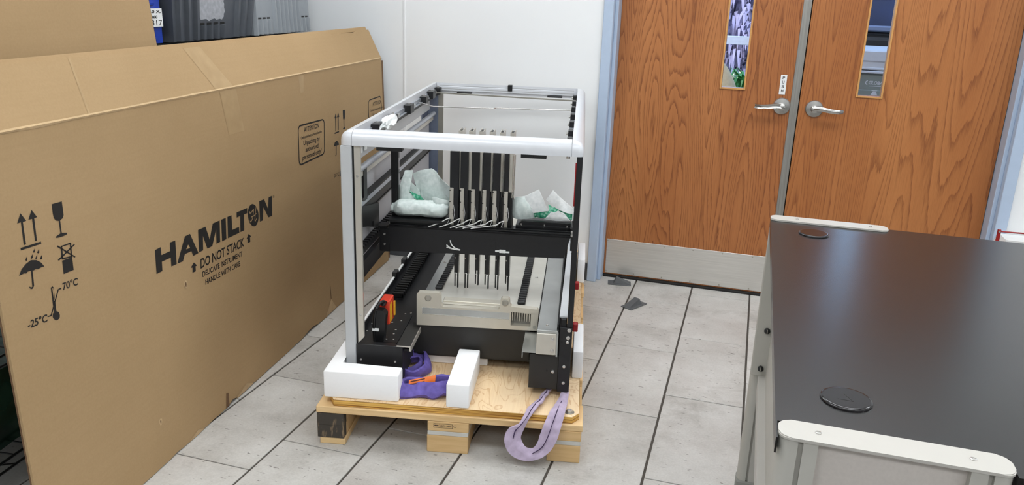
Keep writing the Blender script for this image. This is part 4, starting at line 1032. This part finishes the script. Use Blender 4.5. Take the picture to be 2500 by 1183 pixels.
# ------------------------------------------------------------------ loose things in and on the instrument
def wrapthing(label, base, pcs):
    t = thing('foam_wrap', label, 'packing wrap', base, True)
    for nm, mat, kw in pcs:
        b = nb(); crumple(b, **kw); part(nm, b, mat, t, True)
    return t
tl = wrapthing('crumpled pale foam sheets and green bubble film on the arm, left of the channels', (.25, .55, .684), [
    ('foam_sheet', 'wrap_sheet', dict(poly=[(.153, .70), (.161, .765), (.186, .846), (.218, .849), (.194, .788), (.206, .764), (.224, .748), (.219, .70)], v=.567, bulge=.012, cuts=2)),
    ('foam_sheet', 'wrap_sheet', dict(poly=[(.214, .832), (.24, .848), (.287, .859), (.307, .848), (.340, .803), (.357, .788), (.358, .700), (.257, .700), (.229, .78)], v=.592, bulge=.03, amp=.008, cuts=2)),
    ('inner_sheet', 'wrap_sheet', dict(poly=[(.202, .804), (.192, .785), (.221, .746), (.258, .735), (.252, .756), (.226, .786)], v=.578, bulge=.004, amp=.004, cuts=2)),
    ('bubble_film', 'bubble_green', dict(poly=[(.207, .772), (.224, .748), (.242, .738), (.263, .734), (.250, .757), (.225, .763)], v=.555, bulge=.008, amp=.006, cuts=2)),
    ('folded_flap', 'wrap_sheet', dict(poly=[(.299, .760), (.316, .763), (.364, .750), (.364, .703), (.320, .711)], v=.520, bulge=.012, cuts=2)),
    ('bubble_film', 'bubble_green', dict(poly=[(.302, .742), (.318, .715), (.302, .716)], v=.532, bulge=.0, amp=.002, cuts=2))])
b = nb()
rows = []
for i in range(25):
    u = .148 + .216 * i / 24; r = []
    for k in range(16):
        a = 2 * pi * k / 16; n_ = 1 + .22 * noise.noise(Vector((u * 26, cos(a) * 1.3, sin(a) * 1.3))) + .1 * noise.noise(Vector((u * 90, cos(a) * 3, sin(a) * 3)))
        e_ = 1 if 2 < i < 23 else (.86 if i in (2, 23) else .62)
        r.append(b.verts.new((u, .525 + .045 * cos(a) * n_ * e_, max(.6855, .714 + .030 * sin(a) * n_ * e_))))
    if rows:
        for k in range(16): b.faces.new((rows[-1][k], rows[-1][(k + 1) % 16], r[(k + 1) % 16], r[k]))
    rows.append(r)
b.faces.new(rows[0][::-1]); b.faces.new(rows[-1]); part('rolled_sheet', b, 'wrap_sheet', tl, True)
wrapthing('crumpled white foam sheets and green bubble film on the arm, right of the channels', (.72, .56, .68), [
    ('foam_sheet', 'wrap_sheet', dict(poly=[(.600, .752), (.613, .772), (.647, .778), (.681, .735), (.690, .692), (.640, .690), (.622, .688), (.606, .694)], v=.562, bulge=.035, amp=.008, cuts=2)),
    ('foam_sheet', 'wrap_white', dict(poly=[(.647, .778), (.699, .807), (.739, .725), (.681, .715)], v=.545, bulge=.010, amp=.003, cuts=3)),
    ('foam_sheet', 'wrap_white', dict(poly=[(.728, .767), (.752, .805), (.830, .741), (.835, .719), (.816, .722), (.766, .741)], v=.548, bulge=.016, amp=.005, cuts=2)),
    ('bubble_film', 'bubble_green', dict(poly=[(.684, .714), (.708, .718), (.741, .727), (.736, .748), (.756, .738), (.791, .740), (.829, .716), (.829, .692), (.717, .692), (.687, .694)], v=.558, bulge=.014, amp=.008, cuts=2)),
    ('foam_scrap', 'wrap_white', dict(poly=[(.723, .692), (.751, .726), (.760, .722), (.776, .732), (.798, .723), (.823, .692)], v=.540, bulge=.008, amp=.006, cuts=2))])
b = nb(); bmesh.ops.create_icosphere(b, subdivisions=3, radius=1)
for q in b.verts:
    n_ = 1 + .55 * noise.noise(q.co * 1.7 + Vector((2, 0, 0))) + .25 * noise.noise(q.co * 4)
    x, y, z = q.co * n_; q.co = Vector((.150 + .026 * x, .470 + .082 * y, 1.046 + .021 * z - .012 * max(0, -y) + .25 * .02 * x))
single('crumpled_bag', b, 'wrap_white', 'small crumpled white plastic bag hung on the left top rail', 'plastic bag', (.150, .47, 1.02), True, True)

# slings
sl = thing('lifting_sling', 'bright purple lifting sling with orange tag, looped on the pallet at left', 'sling', (.33, .15, PZ), True)
b = nb(); ribbon(b, [(.250, .20, .192), (.27, .18, .190), (.305, .185, .190), (.330, .225, .192), (.334, .275, .196), (.315, .315, .202), (.285, .325, .205), (.262, .30, .203), (.25, .27, .200)], [(.2, 0, 1), (.3, -.3, 1), (.2, -.5, 1), (-.2, -.4, 1), (-.4, 0, 1), (-.3, .4, 1), (0, .5, 1), (.2, .3, 1), (.2, .2, 1)], .048, .008, 7, 5, .008)
part('webbing_loop', b, 'purple_web', sl, True)
b = nb(); ribbon(b, [(.252, .215, .180), (.285, .225, .184), (.308, .262, .190), (.300, .295, .196), (.275, .295, .198), (.258, .268, .198)], [(.0, .3, 1), (-.2, .4, 1), (-.5, .2, 1), (-.2, -.4, 1), (.2, -.5, 1), (.4, -.3, 1)], .034, .006, 7, 4, .006)
part('inner_fold', b, 'purple_web', sl, True)
b = nb(); ribbon(b, [(.272, .065, .192), (.292, .070, .186), (.330, .085, .183), (.365, .085, .187), (.395, .078, .190), (.425, .095, .192), (.450, .11, .192)], [(-.3, .9, .6), (0, 1, .4), (0, 1, .6), (0, 1, .35), (0, 1, .8), (0, 1, .5), (0, 1, .5)], .060, .014, 7, 6, .012)
part('webbing_strand', b, 'purple_web', sl, True)
b = nb(); ribbon(b, [(.292, .055, .178), (.278, .085, .192), (.290, .120, .196), (.34, .135, .190), (.40, .15, .196), (.435, .145, .20)], [(.2, .2, 1), (.3, 0, 1), (.1, -.3, 1), (0, -.4, 1), (0, -.3, 1), (0, -.2, 1)], .038, .010, 7, 5, .008)
part('webbing_strand', b, 'purple_web', sl, True)
b = nb(); ribbon(b, [(.300, .092, .202), (.34, .112, .204), (.386, .134, .208)], [(0, .55, 1), (0, .55, 1), (0, .55, 1)], .024, .003, 5, 3)
tg = part('orange_tag', b, 'orange_tag', sl, True)
b = nb()
for k in range(2):
    d_ = -.004 + .008 * k
    ribbon(b, [(.306, .0905 + d_, .2055 + d_ * .9), (.325, .100 + d_, .2065 + d_ * .9), (.352, .1145 + d_, .2085 + d_ * .9)], [(0, .55, 1)] * 3, .004, .001, 5, 2)
part('tag_printing', b, 'tag_dark', tg)
sl = thing('lifting_sling', 'faded lilac lifting sling hanging in a loop over the front right pallet edge', 'sling', (.76, .0, 0), True)
P = [(.792, .20, .178), (.776, .15, .180), (.757, .085, .178), (.735, .020, .184), (.712, -.022, .158), (.684, -.032, .124), (.676, -.038, .096), (.688, -.044, .068), (.714, -.050, .052), (.746, -.050, .052), (.776, -.044, .074), (.793, -.036, .108), (.806, -.022, .150), (.820, .012, .183), (.832, .085, .178), (.840, .15, .179), (.842, .20, .178)]
Wd = [(1, .2, .1), (1, .3, .2), (1, .4, .3), (1, .3, .1), (.8, .3, .3), (.9, .2, -.3), (1, .2, .0), (.8, .3, .6), (.3, .4, .9), (-.1, .4, 1), (-.7, .3, .7), (-1, .2, .35), (-1, .1, .2), (-1, 0, .0), (-1, 0, 0), (-1, 0, 0), (-1, 0, 0)]
WL = [.02, .024, .030, .034, .036, .046, .056, .056, .046, .040, .050, .058, .056, .048, .036, .026, .02]
b = nb(); ribbon(b, P, Wd, .047, .006, 7, 6, .006, WL); part('webbing_loop', b, 'lilac_web', sl, True)
b = nb(); ribbon(b, [Vector(p) + Vector((.002, -.006, .006)) for p in P[1:7]], Wd[1:7], .0026, .004, 7, 2); part('seam', b, 'seam_dark', sl)
b = nb(); ribbon(b, [Vector(p) + Vector((-.002, -.007, .006)) for p in P[9:15]], Wd[9:15], .0026, .004, 7, 2); part('seam', b, 'seam_dark', sl)

# ------------------------------------------------------------------ rubber door wedges on the floor
def wedge(x, y, a, L, label, tall=.036):
    b = nb(); w0, w1 = .034, .022
    bx(b, -L / 2, L / 2, -w0, w0, 0, .005, bev=.002)
    vs = [b.verts.new(q) for q in ((-L / 2 + .004, -w1, .005), (-L / 2 + .004, w1, .005), (L / 2 - .03, w1, .005), (L / 2 - .03, -w1, .005), (-L / 2 + .01, -w1 * .8, .010), (-L / 2 + .01, w1 * .8, .010), (L / 2 - .045, w1 * .7, tall), (L / 2 - .045, -w1 * .7, tall))]
    for q in ((0, 1, 2, 3), (4, 7, 6, 5), (0, 4, 5, 1), (1, 5, 6, 2), (2, 6, 7, 3), (3, 7, 4, 0)): b.faces.new([vs[i] for i in q])
    o = single('door_wedge', b, 'wedge_rubber', label, 'door stop', (0, 0, 0)); o.location = (x, y, .0006); o.rotation_euler = (0, 0, a); return o
wedge(-.692, 4.175, radians(190), .125, 'grey rubber door wedge close to the left door and its blue frame')
wedge(-.566, 3.872, radians(62), .135, 'grey rubber door wedge further out on the floor tiles')

# ------------------------------------------------------------------ workbench with black top
TB = thing('workbench', 'workbench with black laminate top and white end panels at lower right', 'table', (.35, 1.7, 0))
tx0, tx1, ty0, ty1, tz = -.0165, 1.60, 1.078, 2.325, .92
part('tabletop', prism(nb(), [(tx0, 1.064), (-.0139, 1.064), (-.0139, 1.1135), (.2865, 1.1135), (.2865, 1.066), (tx1, 1.066), (tx1, ty1), (tx0, ty1)], tz - .026, tz - .0015), 'laminate_black', TB)
def capshape(x0, x1, y0, y1, r, full):
    out = []
    for cx, cy, a0, rr in ((x1 - r, y1 - r, 0, r), (x0 + r, y1 - r, 90, r), (x0 + r, y0 + r, 180, r), (x1 - r, y0 + r, 270, r)):
        for k in range(7): a = radians(a0 + 15 * k); out.append((cx + rr * cos(a), cy + rr * sin(a)))
    return out
for (y0, y1, far) in ((1.060, 1.113, False), (2.288, 2.341, True)):
    x0, x1 = (-.0135, .285) if not far else (-.0165, .290)
    e = part('end_panel', box(.040, x1 - .055, y0 + .016, y0 + .034, .10, tz - .001), 'table_panel', TB)
    cpn = nb(); prism(cpn, capshape(x0, x1, y0, y1, .018, 1), tz - .001, tz + .0035); bmesh.ops.bevel(cpn, geom=[q for q in cpn.edges if abs(q.verts[0].co.z - q.verts[1].co.z) < 1e-6 and q.verts[0].co.z > tz], offset=.0015, segments=2, affect='EDGES')
    cpn = part('end_cap', cpn, 'table_white', e, True)
    for sx, xo, xi in ((1, x0, .040), (-1, x1, x1 - .055)):
        b = nb(); w = .0265
        pr_ = []
        for k in range(9):
            a = radians(90 + 180 * k / 8); pr_.append((xo + sx * (.018 + .018 * cos(a)) if 0 else xo + sx * .018 + sx * .018 * cos(a), (y0 + y1) / 2 + .0245 * sin(a)))
        g0, g1 = (.0135, .0205)
        q = pr_ + [(xo + sx * (g0 + .0135), (y0 + y1) / 2 - .0245), (xo + sx * (g0 + .0135), (y0 + y1) / 2 - .017), (xo + sx * (g1 + .0135), (y0 + y1) / 2 - .017), (xo + sx * (g1 + .0135), (y0 + y1) / 2 - .0245), (xi, (y0 + y1) / 2 - .0245), (xi, (y0 + y1) / 2 + .0245)]
        prism(b, q, .035, tz - .001)
        lg_ = part('leg_post', b, 'table_post', e, True)
    for x in (.055 if far else .040, .245 if far else .236):
        b = nb(); lathe(b, [(.0045, 0), (.0045, .0012), (.003, .0016), (.0028, .0004), (.0005, .0003)], (x, (y0 + y1) / 2, tz + .0035), 'z', 16); part('cap_screw', b, 'steel', e, True)
    part('leg_foot', box(x0 - .002, x1 + .002, y0 - .003, y1 + .003, .0, .05 if not far else .085, bev=.004), 'groove_grey', e)
    if far:
        pt_ = part('upper_plate', box(-.0165, .045, y0 - .012, y0 - .004, .45, tz - .028, bev=.002), 'table_post', e)
for z in (.595, .475):
    b = nb(); lathe(b, [(.0085, 0), (.0085, .006), (.006, .008), (.001, .0082)], (.010 + (.004 if z > .5 else 0), 2.276, z), '-y', 16); r = part('bolt_head', b, 'black_plastic', TB, True)
    part('bolt_slot', box(.009 + (.004 if z > .5 else 0), .011 + (.004 if z > .5 else 0), 2.267, 2.2682, z - .006, z + .006), 'steel_dull', r)
sr = part('side_rail', bx(box(.006, .034, 1.113, 2.276, .44, .452, bev=.001), .006, .010, 1.113, 2.276, .40, .44), 'table_white', TB)
part('rail_web', box(.026, .031, 1.113, 2.276, .452, tz - .028), 'table_post', TB)
for x, y in ((.0925, 2.19), (.0885, 1.217)):
    b = nb(); lathe(b, [(.0385, 0), (.0385, .002), (.0375, .0035), (.0355, .0042), (.0345, .0044), (.033, .0044), (.0005, .0044)], (x, y, tz - .0015), 'z', 40)
    gm = part('grommet', b, 'grommet_black', TB, True)
    if y < 2:
        b = nb(); z = tz + .0031
        for p, q in (((x - .013, y - .008), (x + .009, y - .010)), ((x + .009, y - .010), (x - .002, y + .012))):
            p, q = Vector((*p, z)), Vector((*q, z)); t = (q - p).normalized(); w_ = Vector((-t.y, t.x, 0)) * .0009
            b.faces.new([b.verts.new(k) for k in (p - w_, q - w_, q + w_, p + w_)])
        part('grommet_notch', b, 'black_deep', gm)
for x in (1.50,):
    for y in (1.085, 2.31): part('leg_post', box(x - .03, x + .03, y - .02, y + .02, 0, tz - .028, bev=.006), 'table_post', TB)

# red wire rack on the wall right of the doors
RK = thing('wire_rack', 'small red wire rack with pale papers beyond the workbench, right of the doors', 'rack', (1.28, 4.06, 0))
b = nb()
b.free()
for x in (1.026, 1.502): part('upright', box(x, x + .014, 3.992, 4.004, .30, .558, bev=.002), 'red_plastic', RK)
b = nb(); cyl(b, (1.03, 3.998, .548), (1.52, 3.998, .556), .0035, 8); cyl(b, (1.03, 3.998, .40), (1.52, 3.998, .40), .0035, 8); cyl(b, (1.03, 4.15, .45), (1.52, 4.15, .45), .0035, 8)
for x in (1.034, 1.27, 1.51): cyl(b, (x, 3.998, .42), (x, 4.15, .45), .003, 8)
part('cross_wire', b, 'red_plastic', RK, True)
for x in (1.033, 1.509):
    b = nb(); lathe(b, [(.005, 0), (.004, .003)], (x, 3.992, .548), '-y', 10); part('rivet', b, 'steel', RK, True)
for x in (1.033, 1.509):
    part('stand_leg', box(x - .008, x + .008, 3.994, 4.15, 0, .012, bev=.002), 'red_plastic', RK); part('stand_upright', box(x - .006, x + .006, 3.996, 4.002, .012, .302), 'red_plastic', RK)
b = nb(); prism(b, [(1.052, .462), (1.50, .455), (1.50, .500), (1.075, .506)], 4.02, 4.14, lambda p, t: (p[0], t, p[1])); part('paper_stack', b, 'paper_white', RK)

# ------------------------------------------------------------------ outside the doors
RL = thing('hand_railing', 'white outdoor handrail seen through the left door window', 'railing', (-.4, 7.5, -.03))
b = nb(); bx(b, -2.6, 1.6, 7.47, 7.53, 1.150, 1.222, bev=.004); part('top_rail', b, 'rail_white', RL)
for x in (-2.5, -1.1, 1.4): part('post', box(x - .025, x + .025, 7.475, 7.525, -.03, 1.15), 'rail_white', RL)
def bush(name, x, y, z0, n, L, mat, label, spread, wid, seed, up=1.0):
    t = thing(name, label, 'plant', (x, y, -.03)); rnd = random.Random(seed)
    b = nb(); cyl(b, (x, y, -.03), (x, y, z0 + .05), .03, 8); part('stem', b, 'soil', t)
    b = nb()
    for k in range(n):
        a = rnd.uniform(0, 2 * pi); el = rnd.uniform(.1, 1.35) * up; l = L * rnd.uniform(.6, 1.1); h = Vector((cos(a), sin(a), 0)); o = Vector((x, y, z0 + rnd.uniform(-.05, .35) * L)) + h * rnd.uniform(0, spread)
        P = [o, o + h * l * .4 * cos(el) + Vector((0, 0, l * .45 * sin(el))), o + h * l * .8 * cos(el) + Vector((0, 0, l * .62 * sin(el) - .05 * l)), o + h * l * cos(el) + Vector((0, 0, l * (.62 * sin(el) - .25)))]
        s = Vector((-h.y, h.x, 0)); w = wid * rnd.uniform(.7, 1.2); prev = None
        for i, p in enumerate(P):
            ww = w * (.6, 1, .8, .06)[i]; pr = (b.verts.new(p - s * ww), b.verts.new(p + s * ww + Vector((0, 0, ww * .5))))
            if prev: b.faces.new((prev[0], prev[1], pr[1], pr[0]))
            prev = pr
    part('foliage', b, mat, t, kind='stuff'); return t
bush('strappy_shrub', -.42, 10.3, .70, 520, .85, 'leaf_purple', 'purple-leaved strappy shrub right behind the railing outside', .35, .020, 1)
bush('strappy_shrub', -.55, 12.6, 1.0, 420, 1.1, 'leaf_purple', 'taller purple-leaved shrub farthest back outside the left door window', .5, .028, 3)
bush('low_palm', -.20, 8.75, .50, 300, .42, 'leaf_green', 'low bright green palm plant under the railing outside', .12, .013, 4)
# person outside in khaki trousers, mostly hidden by the door
def person():
    me = bpy.data.meshes.new('person'); J = {'pel': (-.72, 8.3, .93, .13, .10), 'chest': (-.78, 8.3, 1.28, .15, .10), 'neck': (-.80, 8.3, 1.47, .055, .055), 'head': (-.81, 8.28, 1.60, .085, .10), 'top': (-.81, 8.28, 1.70, .07, .08),
        'hr': (-.60, 8.28, .90, .10, .10), 'kr': (-.445, 8.18, .66, .085, .085), 'ar': (-.54, 8.25, .09, .05, .05), 'fr': (-.52, 8.08, .02, .045, .035),
        'hl': (-.83, 8.3, .90, .10, .10), 'kl': (-.86, 8.28, .48, .075, .075), 'al': (-.86, 8.3, .06, .05, .05), 'fl': (-.87, 8.12, .02, .045, .035),
        'sr': (-.65, 8.3, 1.38, .06, .06), 'er': (-.66, 8.12, 1.16, .05, .05), 'wr': (-.76, 7.98, 1.10, .04, .03), 'gr': (-.80, 7.95, 1.09, .04, .025),
        'sl': (-.96, 8.3, 1.38, .065, .065), 'el': (-1.0, 8.34, 1.10, .05, .05), 'wl': (-.98, 8.22, .87, .04, .03), 'gl': (-.97, 8.20, .79, .04, .025)}
    E_ = [('pel', 'chest'), ('chest', 'neck'), ('neck', 'head'), ('head', 'top'), ('pel', 'hr'), ('hr', 'kr'), ('kr', 'ar'), ('ar', 'fr'), ('pel', 'hl'), ('hl', 'kl'), ('kl', 'al'), ('al', 'fl'), ('chest', 'sr'), ('sr', 'er'), ('er', 'wr'), ('wr', 'gr'), ('chest', 'sl'), ('sl', 'el'), ('el', 'wl'), ('wl', 'gl')]
    K = list(J); me.from_pydata([(a - -.72, b_ - 8.3, c + .03) for a, b_, c, _, _ in J.values()], [(K.index(a), K.index(c)) for a, c in E_], [])
    o = bpy.data.objects.new('person', me); COL.objects.link(o); o.location = (-.60, 8.3, -.03)
    sk = o.modifiers.new('skin', 'SKIN'); sv = me.skin_vertices[0].data
    for i, k in enumerate(K): sv[i].radius = (J[k][3], J[k][4]); sv[i].use_root = (k == 'pel')
    o.modifiers.new('sub', 'SUBSURF').levels = 2
    bpy.context.view_layer.update()
    m2 = bpy.data.meshes.new_from_object(o.evaluated_get(bpy.context.evaluated_depsgraph_get()))
    o.modifiers.clear(); o.data = m2; m2.name = 'person'
    m2.materials.clear()
    for mm in ('khaki', 'shirt', 'skin', 'hair_dark'): m2.materials.append(MT(mm))
    for p in m2.polygons:
        c = p.center; p.use_smooth = True
        p.material_index = 3 if c.z > 1.70 or (c.z > 1.6 and c.y > .03) else 2 if c.z > 1.49 or (c.y < -.27 and c.z > 1.0) or (c.x < -.19 and c.z < .98 and c.z > .75) else 1 if c.z > 1.0 else 0
        if c.z < .085: p.material_index = 3
    BASE[o.name] = Vector((-.60, 8.3, -.03)); props(o, 'person in khaki trousers outside the left door window, one knee bent', 'person')
person()
# pale-lidded container and dark window of a vehicle outside the right door
BN = thing('cargo_bin', 'grey-green bin with white lid and white GLOBAL lettering outside the right door', 'bin', (.62, 5.45, -.03))
part('bin_body', box(.30, 1.05, 5.2, 5.8, -.03, 1.128, bev=.01), 'bin_olive', BN)
part('lower_band', box(.295, 1.055, 5.194, 5.806, .80, 1.035, bev=.004), 'bin_olive', BN)
part('rim', bx(box(.285, 1.065, 5.185, 5.815, 1.130, 1.145, bev=.004), .29, 1.06, 5.19, 5.81, 1.15, 1.165, bev=.004), 'lid_white', BN)
ld = part('lid', bx(box(.295, 1.055, 5.195, 5.805, 1.165, 1.195), .29, 1.06, 5.19, 5.82, 1.195, 1.262, bev=.008), 'lid_white', BN)
b = nb(); text_into(b, 'GLOBAL', (.533, 5.1995, 1.068), (.622, 5.1995, 1.067), (.535, 5.1995, 1.087), bold=.03)
bx(b, .540, .64, 5.199, 5.1995, 1.056, 1.059)
for k in range(10):
    a0_, a1_ = radians(90 + 18 * k), radians(108 + 18 * k)
    b.faces.new([b.verts.new((.528 + r_ * cos(t), 5.1995, 1.076 + r_ * sin(t))) for r_, t in ((.013, a0_), (.013, a1_), (.008, a1_), (.008, a0_))])
part('lettering', b, 'lid_white', BN)
b = nb(); bx(b, .556, .586, 5.193, 5.194, 1.031, 1.034)
prism(b, [(.553, 1.006), (.590, 1.006), (.580, 1.029), (.564, 1.029)], 5.193, 5.1937, lambda p, t: (p[0], t, p[1])); part('emblem', b, 'lid_white', BN)
VH = thing('utility_vehicle', 'dark blue vehicle cab behind the grey-green bin outside the right door', 'vehicle', (.9, 6.6, -.03))
part('cab_body', box(.1, 2.2, 6.0, 7.4, .35, 1.33, bev=.04, seg=3), 'black_panel', VH)
part('windscreen', prism(nb(), [(6.05, 1.34), (6.17, 1.64), (6.21, 1.64), (6.09, 1.34)], .14, 2.16, lambda p, t: (t, p[0], p[1])), 'navy_panel', VH)
part('dash', box(.16, 2.1, 6.02, 6.04, 1.30, 1.345, bev=.01), 'black_plastic', VH)
part('hood_band', box(.14, 2.16, 5.985, 6.045, 1.345, 1.385, bev=.01), 'slate_extrusion', VH)
part('roof', box(.1, 2.2, 6.14, 7.4, 1.63, 1.68, bev=.02), 'rail_white', VH)
for x in (.3, 2.0):
    for y in (6.3, 7.1):
        b = nb(); cyl(b, (x - .08, y, .25), (x + .08, y, .25), .28, 24); part('wheel', b, 'black_plastic', VH, True)
